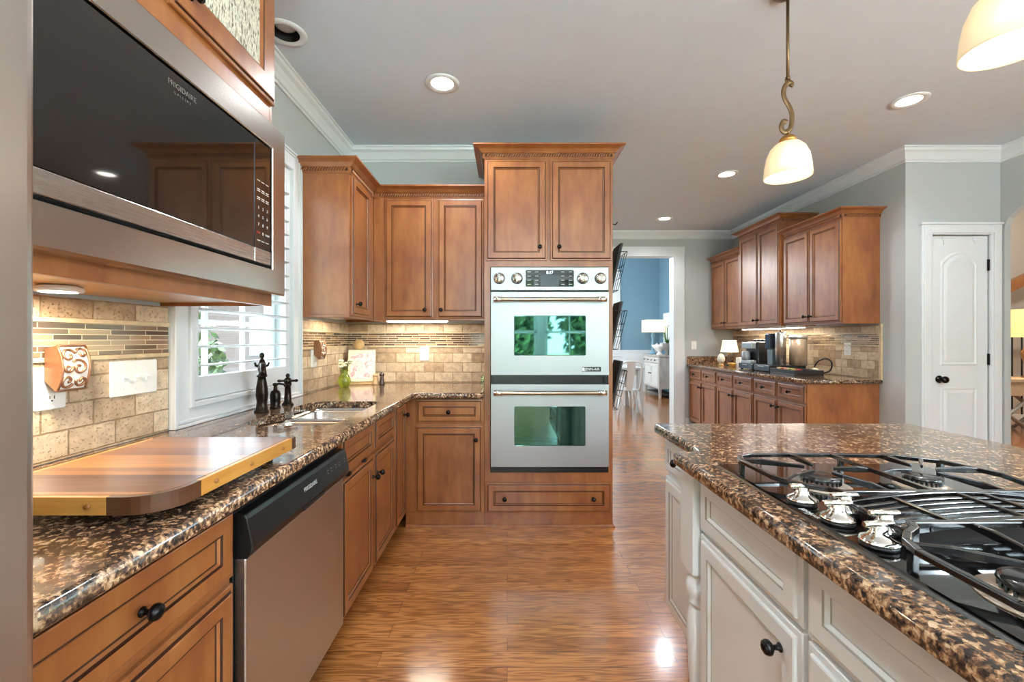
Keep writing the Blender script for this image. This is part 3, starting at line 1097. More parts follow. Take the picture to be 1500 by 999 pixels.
def crown(root, path, z0, side=1, h=0.08, mats=None, rope=True, m0=0, m1=0):
    pr = [(o_, z0 + z_ * h / 0.08) for o_, z_ in CROWN]
    MB().sweep(path, pr, side=side, m0=m0, m1=m1).build('crown', mats or MW, root)
    if rope:
        mb = MB()
        for i in range(len(path) - 1):
            a, b_ = Vector(path[i]), Vector(path[i + 1])
            d = (b_ - a).normalized()
            nrm = Vector((d.y, -d.x)) * side
            L = (b_ - a).length
            n = int(L / 0.0165)
            if n < 6: continue
            base = a + nrm * 0.0100
            core = [(base.x + d.x * t, base.y + d.y * t, z0 + 0.0205) for t in (0.045 if (i == 0 and m0) else 0.004, L - (0.045 if (i == len(path) - 2 and m1) else 0.004))]
            mb = MB().tube(core, 0.0125, 4, 1, False, flat=(0.35, 1.0))
            for k in range(3 if (i == 0 and m0) else 1, n - (3 if (i == len(path) - 2 and m1) else 1)):
                t = (k + 0.5) * L / n
                p = a + d * t + nrm * 0.0140
                q0 = Vector((p.x - d.x * 0.008, p.y - d.y * 0.008, z0 + 0.008))
                q1 = Vector((p.x + d.x * 0.008, p.y + d.y * 0.008, z0 + 0.033))
                mb.tube([q0, (q0 + q1) / 2, q1], [0.0025, 0.0062, 0.0025], 5, 0, True)
            mb.build('rope_moulding', [MW, MG], root)


def base_cabinet(name, loc, rot, w, d, label, group=None, mats=None, toe='recess', ztop=0.859, open_top=False):
    root = empty(name, loc, label, 'cabinet', group, rot)
    m = (mats or [MW, MG])[0]
    mb = MB()
    if open_top:
        t = 0.018
        mb.box(0, t, 0, d, 0.10, ztop); mb.box(w - t, w, 0, d, 0.10, ztop); mb.box(t, w - t, d - t, d, 0.10, ztop); mb.box(t, w - t, 0, 0.02, 0.10, ztop); mb.box(t, w - t, 0.02, d - t, 0.10, 0.12)
    else:
        mb.box(0, w, 0, d, 0.10, ztop)
    mb.build('body', m, root, bevel=0.0015)
    if toe == 'recess':
        MB().box(0, w, 0.07, d, 0.0, 0.0995).build('toe_kick', m, root)
    else:
        MB().box(0, w, 0.0, d, 0.0, 0.0995).build('plinth', m, root)
        MB().sweep([(0, 0), (w, 0)], [(0, 0.0), (0.014, 0.0), (0.013, 0.012), (0.006, 0.019), (0, 0.02)], side=1).build('shoe_moulding', m, root)
    return root


R90 = PI / 2
XF = -0.67      # face frame of the left run
# --- left run
cb = base_cabinet('drawer_base_cabinet', (XF, 0.515, 0), R90, 0.54, 0.614, 'stained base cabinet with one drawer between refrigerator and dishwasher')
front(cb, 'drawer', 0.006, 0.534, 0.672, 0.842, [(0.262, 0.755)])
front(cb, 'door', 0.006, 0.534, 0.108, 0.655, [])
cb = base_cabinet('sink_base_cabinet', (XF, 1.730, 0), R90, 0.826, 0.614, 'stained two-door sink base cabinet right of the dishwasher', open_top=True)
front(cb, 'drawer', 0.008, 0.410, 0.690, 0.842)
front(cb, 'drawer', 0.430, 0.812, 0.690, 0.842)
front(cb, 'door', 0.008, 0.408, 0.115, 0.672, [(0.382, 0.575)])
front(cb, 'door', 0.432, 0.812, 0.115, 0.672, [(0.458, 0.575)])
for xx in (0.09, 0.29):
    MB().box(xx - 0.012, xx + 0.012, -0.019, -0.0005, 0.674, 0.688).build('latch', BLACKP, cb)
cb = base_cabinet('pullout_cabinet', (XF, 2.558, 0), R90, 0.320, 0.614, 'narrow full-height pull-out base cabinet in the inner corner')
front(cb, 'door', 0.010, 0.270, 0.115, 0.842, [(0.19, 0.765)])
# --- back run base
cb = base_cabinet('corner_drawer_cabinet', (-0.668, 2.88, 0), 0, 0.516, 0.618, 'stained base cabinet with drawer over door left of the ovens', toe='flush')
front(cb, 'drawer', 0.0715, 0.5055, 0.691, 0.845, [(0.285, 0.766)])
front(cb, 'door', 0.066, 0.5055, 0.103, 0.672, [(0.464, 0.585)])
# --- oven tower
tw = empty('oven_tower_cabinet', (-0.15, 2.88, 0), 'tall stained cabinet built around the double wall oven', 'cabinet')
W_, D_ = 0.845, 0.618
mb = MB()
mb.box(0, 0.0385, 0, D_, 0.0995, 2.44); mb.box(W_ - 0.0285, W_, 0, D_, 0.0995, 2.44)
mb.box(0.0385, W_ - 0.0285, 0, D_, 1.7185, 2.44); mb.box(0.0385, W_ - 0.0285, 0, D_, 0.0995, 0.362); mb.box(0.0385, W_ - 0.0285, D_ - 0.01, D_, 0.362, 1.7185)
mb.build('body', MW, tw)
front(tw, 'door', 0.010, 0.4125, 1.757, 2.418, [(0.362, 1.842)])
front(tw, 'door', 0.4335, 0.8385, 1.757, 2.418, [(0.488, 1.842)])
front(tw, 'drawer', 0.010, 0.835, 0.100, 0.298, [(0.133, 0.199), (0.712, 0.199)])
crown(tw, [(0, D_ - 0.1), (0, 0), (W_, 0), (W_, D_ - 0.1)], 2.428, side=1, h=0.078)
MB().box(0, W_, 0.0, D_, 0.0, 0.099).build('plinth', MW, tw)
MB().sweep([(0.0, 0), (W_, 0), (W_, D_)], [(0, 0.0), (0.014, 0.0), (0.013, 0.012), (0.006, 0.019), (0, 0.02)], side=1).build('shoe_moulding', MW, tw)

# --- double oven
ov = empty('double_wall_oven', (-0.15 + 0.428, 2.88, 0), 'stainless steel double wall oven with two bar handles', 'oven')
OX = 0.385
MB().box(-OX, OX - 0.002, 0.002, 0.55, 0.366, 1.7165).build('oven_body', BLACKM, ov)
MB().box(-OX, OX, -0.022, 0.0015, 1.560, 1.712).build('control_panel', STEELH, ov, bevel=0.003)


def oven_door(z0, z1, wx, wz0, wz1, nm):
    mb = MB()
    # stainless frame around the window opening
    y0, y1 = -0.036, 0.0
    x0, x1 = -OX, OX
    loops = []
    out = [(x0, z0), (x1, z0), (x1, z1), (x0, z1)]
    out = rounded(out, 0.005, 3)
    inn = rounded([(-wx, wz0), (wx, wz0), (wx, wz1), (-wx, wz1)], 0.008, 3)
    mb.loft([[(x, y1, z) for x, z in out], [(x, y0 + 0.003, z) for x, z in out], [(x * 0.996, y0, (z0 + z1) / 2 + (z - (z0 + z1) / 2) * 0.993) for x, z in out], [(x, y0, z) for x, z in inn], [(x, y0 + 0.004, z) for x, z in inn]], 0, True, False)
    d = mb.build('oven_door', STEELH, ov)
    g = MB()
    g.loft([[(x, y0 + 0.004, z) for x, z in inn], [(x * 0.98, y0 + 0.0035, (wz0 + wz1) / 2 + (z - (wz0 + wz1) / 2) * 0.97) for x, z in inn]], 0, False, True)
    g.build('window', OVENG, d)
    h = z1 - 0.052
    hb = MB()
    hb.lathe([(0.0005, -OX + 0.025), (0.013, -OX + 0.025), (0.0135, -OX + 0.03), (0.0135, OX - 0.03), (0.013, OX - 0.025), (0.0005, OX - 0.025)], (0, -0.082, h), 'x', 20)
    for s in (-1, 1):
        hb.lathe([(0.0005, -0.03), (0.0175, -0.03), (0.0175, 0.024), (0.0005, 0.024)], (s * (OX - 0.05), -0.082, h), 'x', 20, 1)
        hb.lathe([(0.012, 0.0), (0.012, 0.045)], (s * (OX - 0.05), -0.080, h), 'y', 14, 1)
    hb.build('handle', [NICKEL, CHROME], d)
    return d


du = oven_door(1.006, 1.549, 0.234, 1.134, 1.395, 'upper')
dl = oven_door(0.408, 0.948, 0.232, 0.545, 0.803, 'lower')
MB().box(-OX + 0.006, OX - 0.006, -0.016, 0.001, 0.951, 1.003).box(-OX + 0.006, -OX + 0.03, -0.028, -0.016, 0.958, 0.998).box(OX - 0.03, OX - 0.006, -0.028, -0.016, 0.958, 0.998).build('vent_strip', BLACKP, ov)
MB().box(-OX + 0.006, OX - 0.006, -0.016, 0.001, 0.368, 0.404).box(-OX + 0.02, OX - 0.02, -0.022, -0.016, 0.374, 0.388).build('lower_vent', BLACKP, ov)
for x in (-0.330, -0.214, 0.216, 0.332):
    mb = MB()
    mb.lathe([(0.0005, 0.0), (0.0345, 0.0), (0.0345, -0.010), (0.0305, -0.012), (0.0285, -0.03), (0.025, -0.033), (0.0005, -0.034)], (x, -0.0222, 1.638), 'y', 28, 0)
    mb.lathe([(0.036, 0.0), (0.0375, 0.0), (0.0375, -0.006), (0.0345, -0.0065)], (x, -0.0221, 1.638), 'y', 28, 1, cap=False)
    mb.box(x - 0.004, x + 0.004, -0.062, -0.054, 1.614, 1.662, 0)
    mb.build('oven_knob', [CHROME, BLACKP], ov)
dp = MB().prism(rounded([(-0.158, 1.584), (0.158, 1.584), (0.158, 1.693), (-0.158, 1.693)], 0.008, 3), -0.0245, -0.0222, axis='y').build('display_panel', BLACKG, ov)
text('clock_digits', '8:17', 0.026, plain('clock_glow', c(190, 230, 255), 0.5, emit=(0.6, 0.85, 1, 1), estr=1.5), dp, Matrix.Translation((0, -0.0250, 1.676)) @ Matrix.Rotation(R90, 4, 'X'))
MB().box(-0.06, 0.06, -0.0250, -0.0246, 1.588, 1.660).build('screen', plain('grey_screen', c(74, 80, 84), 0.12), dp)
for sx in (-1, 1):
    for cx in (0.085, 0.135):
        for k in range(4):
            MB().box(sx * cx - 0.011, sx * cx + 0.011, -0.0250, -0.0246, 1.598 + k * 0.027, 1.601 + k * 0.027).build('button_print', LIGHTTEXT, dp)
bd = MB().box(0.208, 0.332, -0.0385, -0.0362, 1.030, 1.060).build('badge', BLACKP, du)
text('badge_lettering', 'JENN-AIR', 0.0235, BADGE, bd, Matrix.Translation((0.274, -0.0389, 1.045)) @ Matrix.Rotation(R90, 4, 'X'))
MB().box(0.210, 0.224, -0.0390, -0.0386, 1.034, 1.056).build('badge_emblem', BADGE, bd)

# --- dishwasher
dw = empty('dishwasher', (XF, 1.062, 0), 'stainless dishwasher with black control panel under the granite counter', 'dishwasher', None, R90)
MB().box(0.004, 0.655, 0.002, 0.57, 0.10, 0.853).build('tub', BLACKM, dw)
MB().box(0.012, 0.652, -0.028, 0.0015, 0.125, 0.700).build('door_panel', steel('dishwasher_steel', c(204, 200, 196), 0.34, (160, 160, 2)), dw, bevel=0.004)
MB().box(0.004, 0.655, 0.045, 0.4, 0.0, 0.099).build('toe_kick', BLACKM, dw)
mb = MB()
prof = [(0.0015, 0.702), (-0.034, 0.702), (-0.046, 0.715), (-0.050, 0.733), (-0.036, 0.800), (-0.030, 0.812), (0.0015, 0.812)]
mb.loft([[(x, y, z) for y, z in prof] for x in (0.004, 0.655)], 0)
cpn = mb.build('control_panel', BLACKP, dw, bevel=0.003)
sl = math.atan2(0.014, 0.067)


def on_dw(x, z):
    y = -0.050 + (z - 0.733) * 0.014 / 0.067 - 0.0006
    return Matrix.Translation((x, y, z)) @ Matrix.Rotation(R90 - sl, 4, 'X')


text('brand_lettering', 'FRIGIDAIRE', 0.018, BADGE, cpn, on_dw(0.335, 0.772))
for k, x in enumerate((0.47, 0.50, 0.54, 0.57, 0.625)):
    text('button_print', '—\n•', 0.011, LIGHTTEXT, cpn, on_dw(x, 0.775))
MB().box(0.27, 0.42, -0.0505, -0.04, 0.716, 0.728).build('grip_pocket', BLACKM, cpn)

# --- left wall-hung uppers
UZ = 1.375


def upper_cabinet(name, loc, rot, w, d, z0, z1, label, group=None, doors=(), crown_path=None, ch=0.08, m0=0, m1=0):
    root = empty(name, (loc[0], loc[1], z0), label, 'cabinet', group, rot)
    mb = MB()
    h = z1 - z0
    mb.box(0, w, 0, d, 0.018, h)
    mb.box(0, w, 0, 0.018, 0, 0.018); mb.box(0, 0.018, 0.018, d, 0, 0.018); mb.box(w - 0.018, w, 0.018, d, 0, 0.018)
    mb.build('body', MW, root, bevel=0.0015)
    for x0, x1, a, b_, kn in doors:
        front(root, 'door', x0, x1, a - z0, b_ - z0, [(kx, kz - z0) for kx, kz in kn])
    if crown_path:
        crown(root, crown_path, h - 0.012, 1, ch, m0=m0, m1=m1)
    return root


upper_cabinet('corner_upper_cabinet', (-0.97, 2.682), R90, 0.816, 0.314, UZ, 2.272, 'stained upper cabinet right of the sink window, side panel facing out', None,
              [(0.018, 0.362, 1.392, 2.255, [(0.072, 1.462)])], [(0, 0.314), (0, 0), (0.4865, 0)], m1=1)
upper_cabinet('two_door_upper_cabinet', (-0.968, 3.17), 0, 0.816, 0.328, UZ, 2.272, 'stained two-door upper cabinet over the corner counter left of ovens', None,
              [(0.083, 0.433, 1.392, 2.255, [(0.377, 1.45)]), (0.462, 0.797, 1.392, 2.255, [(0.493, 1.45)])], [(0.0, 0), (0.816, 0)], m0=1)

# --- microwave cabinet
mc = empty('microwave_cabinet', (-0.88, 0.515, 1.363), 'stained wall cabinet around the microwave with textured glass doors', 'cabinet', None, R90)
w, d = 1.118, 0.404
mb = MB()
mb.box(0, 0.018, 0, d, 0, 1.28); mb.box(w - 0.018, w, 0, d, 0, 1.28)
mb.box(0.018, w - 0.018, d - 0.012, d, 0.012, 1.28)
mb.box(0.018, w - 0.018, 0, 0.02, 0, 0.055)
mb.box(0.018, w - 0.018, 0, 0.02, 0.645, 1.28)
mb.box(0.018, w - 0.018, 0.02, d - 0.012, 0.645, 0.663)
mb.box(0.018, w - 0.018, 0.02, d - 0.012, 1.262, 1.28)
mb.build('body', MW, mc, bevel=0.0015)
MB().box(0.018, w - 0.018, 0.02, d - 0.012, 0.012, 0.030).build('bottom_panel', wood('lit_maple', c(196, 140, 80), c(214, 160, 96), c(226, 178, 116), (1.6, 14, 14)), mc)  # lamplight on the underside put into a paler maple tone
RAIN = blotch('rain_glass', [c(120, 112, 96), c(232, 226, 206), c(168, 160, 140)], 1.0, 0.15)
nt = RAIN.node_tree
for nn in nt.nodes:
    if nn.type == 'MAPPING':
        nn.inputs['Scale'].default_value = (150, 150, 42)
for x0, x1, kx in ((0.050, 0.588, 0.56), (0.612, 1.116, 0.672)):
    mbp = panel(x0, x1, 0.745, 1.268, [p for p in DPROF[:8]])
    mbp.f.pop(); mbp.m.pop(); mbp.s.pop()
    z0, z1, fr = 0.745, 1.268, 0.082
    a = [(x0 + 0.05, -0.02, z0 + 0.05), (x1 - 0.05, -0.02, z0 + 0.05), (x1 - 0.05, -0.02, z1 - 0.05), (x0 + 0.05, -0.02, z1 - 0.05)]
    b1 = [(x0 + fr, -0.02, z0 + fr), (x1 - fr, -0.02, z0 + fr), (x1 - fr, -0.02, z1 - fr), (x0 + fr, -0.02, z1 - fr)]
    b2 = [(x0 + fr + 0.002, -0.017, z0 + fr + 0.002), (x1 - fr - 0.002, -0.017, z0 + fr + 0.002), (x1 - fr - 0.002, -0.017, z1 - fr - 0.002), (x0 + fr + 0.002, -0.017, z1 - fr - 0.002)]
    b3 = [(p[0] + (0.012 if i in (0, 3) else -0.012), -0.010, p[2] + (0.012 if i < 2 else -0.012)) for i, p in enumerate(b2)]
    mbp.loft([a, b1, b2, b3], 0, False, False, ms=[0, 1, 0])
    dd = mbp.build('glass_door', [MW, MG], mc)
    g = MB().loft([[(p[0], -0.0105, p[2]) for p in b3], [(p[0], -0.007, p[2]) for p in b3]])
    g.build('textured_pane', RAIN, dd)
    knob(dd, kx, 0.806)
crown(mc, [(0, d), (0, 0), (w, 0), (w, d)], 1.27, 1, 0.08)

# --- microwave with trim kit
mw = empty('microwave_oven', (-0.88, 0.515, 1.347), 'built-in black glass microwave in a wide stainless trim frame', 'microwave', None, R90)
x0, x1, z0, z1, bw = 0.045, 1.118, 0.053, 0.655, 0.087
yf = -0.051
mb = MB()
o_ = [(x0, z0), (x1, z0), (x1, z1), (x0, z1)]
i_ = [(x0 + bw, z0 + bw), (x1 - bw, z0 + bw), (x1 - bw, z1 - bw), (x0 + bw, z1 - bw)]
sh = lambda P, dd: [(x + (dd if x < 0.5 else -dd), z + (dd if z < 0.35 else -dd)) for x, z in P]
mb.loft([[(x, -0.0015, z) for x, z in o_], [(x, yf + 0.004, z) for x, z in o_], [(x, yf, z) for x, z in sh(o_, 0.006)], [(x, yf, z) for x, z in sh(i_, -0.002)], [(x, yf + 0.004, z) for x, z in i_], [(x, yf + 0.03, z) for x, z in i_]], 0, False, False)
mb.build('trim_frame', steel('trim_steel', c(206, 198, 190), 0.24, (2, 160, 160)), mw)
ix0, ix1, iz0, iz1 = x0 + bw + 0.001, x1 - bw - 0.001, z0 + bw + 0.001, z1 - bw - 0.001
MB().box(ix0, ix1, -0.018, 0.33, iz0, iz1).build('oven_body', BLACKM, mw)
kp = ix1 - 0.102
mdoor = MB().box(ix0 + 0.006, kp - 0.003, -0.046, -0.0185, iz0 + 0.058, iz1 - 0.005).build('door_glass', BLACKG, mw, bevel=0.002)
MB().box(ix0 + 0.006, kp - 0.003, -0.047, -0.0185, iz0 + 0.010, iz0 + 0.0575).build('door_strip', STRIP, mw, bevel=0.002)
kpo = MB().box(kp, ix1 - 0.006, -0.046, -0.0185, iz0 + 0.058, iz1 - 0.005).build('keypad_panel', BLACKG, mw, bevel=0.002)
MB().box(kp, ix1 - 0.006, -0.047, -0.0185, iz0 + 0.010, iz0 + 0.0575).build('keypad_strip', STRIP, mw, bevel=0.002)
TX = lambda x, z, y=-0.0466: Matrix.Translation((x, y, z)) @ Matrix.Rotation(R90, 4, 'X')
text('brand_lettering', 'FRIGIDAIRE', 0.0195, plain('grey_print', c(96, 93, 88), 0.5), mdoor, TX(0.607, 0.530))
text('series_lettering', 'G A L L E R Y', 0.0105, plain('grey_print_small', c(84, 81, 77), 0.5), mdoor, TX(0.607, 0.511))
kc = (kp + ix1 - 0.006) / 2
for r_, row in enumerate(('123', '456', '789')):
    for q, ch in enumerate(row):
        text('key_digit', ch, 0.0145, LIGHTTEXT, kpo, TX(kc + (q - 1) * 0.026, 0.335 - r_ * 0.028))
text('key_digit', '0', 0.0145, LIGHTTEXT, kpo, TX(kc, 0.251))
text('stop_key_print', 'STOP', 0.0095, REDTEXT, kpo, TX(kc - 0.027, 0.251))
text('start_key_print', 'START', 0.0090, LIGHTTEXT, kpo, TX(kc + 0.028, 0.251))
for q in (-1, 0, 1):
    for zz in (0.425, 0.396, 0.390, 0.368, 0.362, 0.224):
        MB().box(kc + q * 0.026 - 0.009, kc + q * 0.026 + 0.009, -0.0466, -0.0462, zz, zz + 0.0026).build('key_print', LIGHTTEXT, kpo)

# --- puck light and under-cabinet strip
pk = empty('puck_light', (-1.12, 1.09, 1.3745), 'round white puck light under the microwave cabinet', 'light')
MB().lathe([(0.0005, 0), (0.034, 0), (0.046, -0.005), (0.049, -0.012), (0.046, -0.016), (0.0005, -0.017)], (0, 0, 0), 'z', 28).build('housing', PLAST, pk)
MB().lathe([(0.0005, -0.0175), (0.036, -0.0175), (0.0005, -0.0195)], (0, 0, 0), 'z', 24).build('lens', EMITC, pk)
light('puck_lamp', 'AREA', (-1.12, 1.09, 1.352), (0, 0, 0), 2.6, (1.0, 0.86, 0.66), shape='DISK', size=0.08)
ub = empty('under_cabinet_light', (-0.68, 3.30, 1.3925), 'glowing strip light under the two-door corner upper cabinet', 'light')
MB().box(-0.235, 0.235, -0.03, 0.03, -0.014, 0).build('housing', PLAST, ub)
MB().box(-0.225, 0.225, -0.026, 0.026, -0.022, -0.0142).build('diffuser', EMITC, ub, bevel=0.003)
light('strip_lamp', 'AREA', (-0.68, 3.30, 1.365), (0, 0, 0), 1.5, (1.0, 0.90, 0.74), shape='RECTANGLE', size=0.45, size_y=0.05)
ub2 = empty('under_cabinet_light', (2.98, 4.95, 1.3745), 'strip light under the far-right coffee counter cabinets', 'light')
MB().box(-0.03, 0.03, -0.55, 0.55, -0.014, 0).build('housing', PLAST, ub2)
MB().box(-0.026, 0.026, -0.54, 0.54, -0.020, -0.0142).build('diffuser', EMITC, ub2)
light('coffee_strip_lamp', 'AREA', (2.98, 4.95, 1.352), (0, 0, 0), 3.0, (1.0, 0.88, 0.7), shape='RECTANGLE', size=0.05, size_y=1.1)
ub3 = empty('under_cabinet_light', (-1.16, 2.93, 1.3925), 'small strip light under the corner upper cabinet beside the window', 'light')
MB().box(-0.03, 0.03, -0.1, 0.1, -0.014, 0).build('housing', PLAST, ub3)
light('corner_strip_lamp', 'AREA', (-1.16, 2.93, 1.376), (0, 0, 0), 0.7, (1.0, 0.86, 0.66), shape='RECTANGLE', size=0.05, size_y=0.2)

# ------------------------------------------------------------------ countertop, sink, faucet
CT0, CT1 = 0.860, 0.895
outer = [(XL + 0.001, 0.515), (-0.60, 0.515), (-0.60, 2.81), (-0.152, 2.81), (-0.152, YB - 0.001), (XL + 0.001, YB - 0.001)]
outer = rounded(outer, [0, 0, 0.07, 0, 0, 0], 6)
# heart-shaped cut-out for the two bowls
cut = [(-0.70, 1.745), (-0.70, 2.43), (-1.02, 2.43), (-1.07, 2.37), (-1.085, 2.22), (-1.045, 2.135), (-1.045, 2.045), (-1.085, 1.96), (-1.085, 1.82), (-1.05, 1.745)]
cut = rounded(cut, [0.05, 0.05, 0.04, 0.04, 0.05, 0.03, 0.03, 0.05, 0.04, 0.04], 4)
ctop = slab('granite_countertop', outer, CT0, CT1, GRAN, [cut], None, 0.012)
tag(ctop, 'L-shaped polished brown granite countertop along the left and back walls', 'countertop')

SINKM = steel('sink_steel', c(214, 208, 200), 0.22, (40, 40, 40))
sk = empty('kitchen_sink', (-0.885, 2.09, CT0), 'undermount double bowl stainless steel sink under the window', 'sink')
def bowl(y0, y1):
    mb = MB()
    P = rounded([(-0.175, y0), (0.170, y0), (0.170, y1), (-0.175, y1)], 0.05, 5)
    def s(d, z):
        q = inset(P, d)
        return [(x, y, z) for x, y in q]
    mb.loft([s(-0.012, -0.002), s(0.0, -0.002), s(0.004, -0.02), s(0.012, -0.16), s(0.03, -0.185), s(0.06, -0.19)], 0, False, True, smooth=True)
    return mb.build('bowl', SINKM, sk)
for y0, y1 in ((-0.325, -0.012), (0.012, 0.325)):
    bb = bowl(y0, y1)
    MB().lathe([(0.0005, 0.001), (0.03, 0.001), (0.04, 0.003), (0.042, 0.0)], (0.0, (y0 + y1) / 2, -0.1895), 'z', 20).build('drain', CHROME, bb)
mb = MB()
mb.box(-0.17, 0.165, -0.0105, 0.0105, -0.03, -0.008)
mb.build('divider', SINKM, sk, bevel=0.004)

fa = empty('kitchen_faucet', (-1.165, 2.075, CT1), 'tall oil-rubbed bronze faucet column behind the sink divider', 'faucet')
MB().lathe([(0.0005, 0), (0.034, 0), (0.034, 0.006), (0.028, 0.012), (0.024, 0.03), (0.0225, 0.05), (0.027, 0.08), (0.025, 0.115), (0.019, 0.15), (0.017, 0.165), (0.023, 0.168), (0.023, 0.176), (0.016, 0.180), (0.0155, 0.195),
            (0.019, 0.205), (0.0185, 0.225), (0.012, 0.245), (0.006, 0.252), (0.0065, 0.256), (0.011, 0.262), (0.012, 0.27), (0.008, 0.279), (0.0005, 0.282)], n=22).build('column', BRONZE, fa)
MB().tube([(0.01, 0, 0.212), (0.045, 0.0, 0.226), (0.085, 0.0, 0.222), (0.105, 0, 0.205), (0.108, 0.0, 0.178)], [0.012, 0.012, 0.012, 0.013, 0.0155], 12).build('spout', BRONZE, fa)
fa.rotation_euler = (0, 0, math.radians(-58))
for s in (-1, 1):
    MB().tube([(0, s * 0.012, 0.215), (0, s * 0.026, 0.222), (0, s * 0.030, 0.236)], [0.007, 0.006, 0.004], 8).build('lug', BRONZE, fa)
so = empty('soap_dispenser', (-1.165, 2.195, CT1), 'short bronze soap pump between faucet and cross handle', 'soap dispenser')
MB().lathe([(0.0005, 0), (0.026, 0), (0.026, 0.006), (0.022, 0.012), (0.024, 0.04), (0.025, 0.07), (0.02, 0.085), (0.010, 0.09), (0.008, 0.11), (0.012, 0.114), (0.012, 0.124), (0.0005, 0.127)], n=20).build('bottle', BRONZE, so)
MB().tube([(0, 0, 0.118), (0.02, 0, 0.122), (0.045, 0, 0.118), (0.05, 0, 0.108)], [0.007, 0.006, 0.006, 0.006], 8).build('pump_nozzle', BRONZE, so)
hv = empty('faucet_handle', (-1.155, 2.30, CT1), 'bronze cross-handle faucet valve nearest the corner counter', 'faucet')
MB().lathe([(0.0005, 0), (0.029, 0), (0.029, 0.005), (0.024, 0.012), (0.019, 0.02), (0.0165, 0.06), (0.0145, 0.10), (0.019, 0.104), (0.019, 0.112), (0.011, 0.118), (0.0005, 0.12)], n=20).build('post', BRONZE, hv)
mb = MB().lathe([(0.0005, 0.114), (0.018, 0.116), (0.021, 0.126), (0.016, 0.138), (0.008, 0.144), (0.0095, 0.15), (0.011, 0.156), (0.006, 0.164), (0.0005, 0.166)], n=18)
for a in range(4):
    ang = a * PI / 2 + 0.3
    dx, dy = math.cos(ang), math.sin(ang)
    mb.tube([(0.012 * dx, 0.012 * dy, 0.127), (0.03 * dx, 0.03 * dy, 0.127), (0.042 * dx, 0.042 * dy, 0.127), (0.05 * dx, 0.05 * dy, 0.127)], [0.007, 0.006, 0.009, 0.004], 8)
mb.build('cross_handle', BRONZE, hv)

# ------------------------------------------------------------------ cutting board
WAL = wood('walnut_block', c(62, 36, 22), c(84, 50, 30), c(106, 68, 42), (3, 3, 30), 0.35, 0.2)
MAP = wood('golden_maple', c(176, 116, 48), c(198, 138, 62), c(214, 156, 78), (3, 3, 40), 0.35, 0.2)
cbd = empty('cutting_board', (-1.04, 0.80, CT1), 'thick striped wooden cutting board with dark corner blocks on the granite counter', 'cutting board')
BX1, BY1, bz0, bz1 = 0.41, 0.505, 0.022, 0.056
ch = 0.085
BP = rounded([(0, 0), (BX1, 0), (BX1, BY1), (0, BY1)], [0.03, 0.075, 0.012, 0.012], 6)
mb = MB()
def lp(d, z): return [(x, y, z) for x, y in inset(BP, d)]
mb.loft([lp(0.012, bz0 + 0.001), lp(0.012, bz1 - 0.0005), lp(0.0128, bz1)], 0)
mb.build('board', striped('striped_board', [c(96, 58, 42), c(132, 86, 60), c(108, 68, 52), c(186, 128, 74), c(116, 76, 58), c(146, 98, 68)], 1, 38), cbd, bevel=0)
# edge banding: golden rails with walnut corner blocks
mb = MB()
mb.box(0.03, 0.305, 0, 0.0118, bz0, bz1 - 0.0005, 0)
mb.build('end_rail', MAP, cbd, bevel=0.001)
MB().box(BX1 - 0.0118, BX1, 0.10, BY1 - 0.026, bz0, bz1 - 0.0005).build('side_rail', MAP, cbd, bevel=0.001)
MB().box(0, 0.0118, 0.03, BY1 - 0.03, bz0, bz1 - 0.0005).build('side_rail', MAP, cbd, bevel=0.001)
cor = [(0.3055, 0), (BX1 - 0.075, 0)] + [p for p in rounded([(0.2, 0), (BX1, 0), (BX1, 0.2)], [0, 0.075, 0], 8)[1:-1]] + [(BX1, 0.0995), (BX1 - 0.0118, 0.0995)]
ci = inset(BP, 0.0118)
cin = [p for p in ci if p[0] > 0.30 and p[1] < 0.10]
cin.sort(key=lambda p: -math.atan2(p[0] - 0.30, 0.12 - p[1]))
cor2 = cor + [p for p in cin] + [(0.3055, 0.0118)]
MB().prism(cor2, bz0, bz1 - 0.0005).build('corner_block', WAL, cbd)
MB().box(BX1 - 0.0118, BX1, BY1 - 0.0255, BY1 - 0.002, bz0, bz1 - 0.0005).build('corner_block', WAL, cbd, bevel=0.002)
def peg(p, ax):
    MB().lathe([(0.0005, -0.0045), (0.004, -0.004), (0.0055, -0.001), (0.0055, 0.002), (0.0005, 0.002)] if ax == 'y' else [(0.0005, 0.0045), (0.004, 0.004), (0.0055, 0.001), (0.0055, -0.002), (0.0005, -0.002)], p, ax, 12).build('peg', plain('dowel_brown', c(150, 96, 40), 0.4, noise=0.3), cbd)
peg((0.272, -0.0005, 0.039), 'y'); peg((0.10, -0.0005, 0.039), 'y')
for yy in (0.145, 0.275, 0.425): peg((BX1 + 0.0005, yy, 0.039), 'x')
for x, y in ((0.05, 0.05), (BX1 - 0.09, 0.09), (0.05, BY1 - 0.05), (BX1 - 0.06, BY1 - 0.05)):
    MB().lathe([(0.0005, 0.0), (0.014, 0.0), (0.016, 0.0215), (0.0005, 0.0218)], (x, y, 0), 'z', 14).build('foot', BLACKP, cbd)

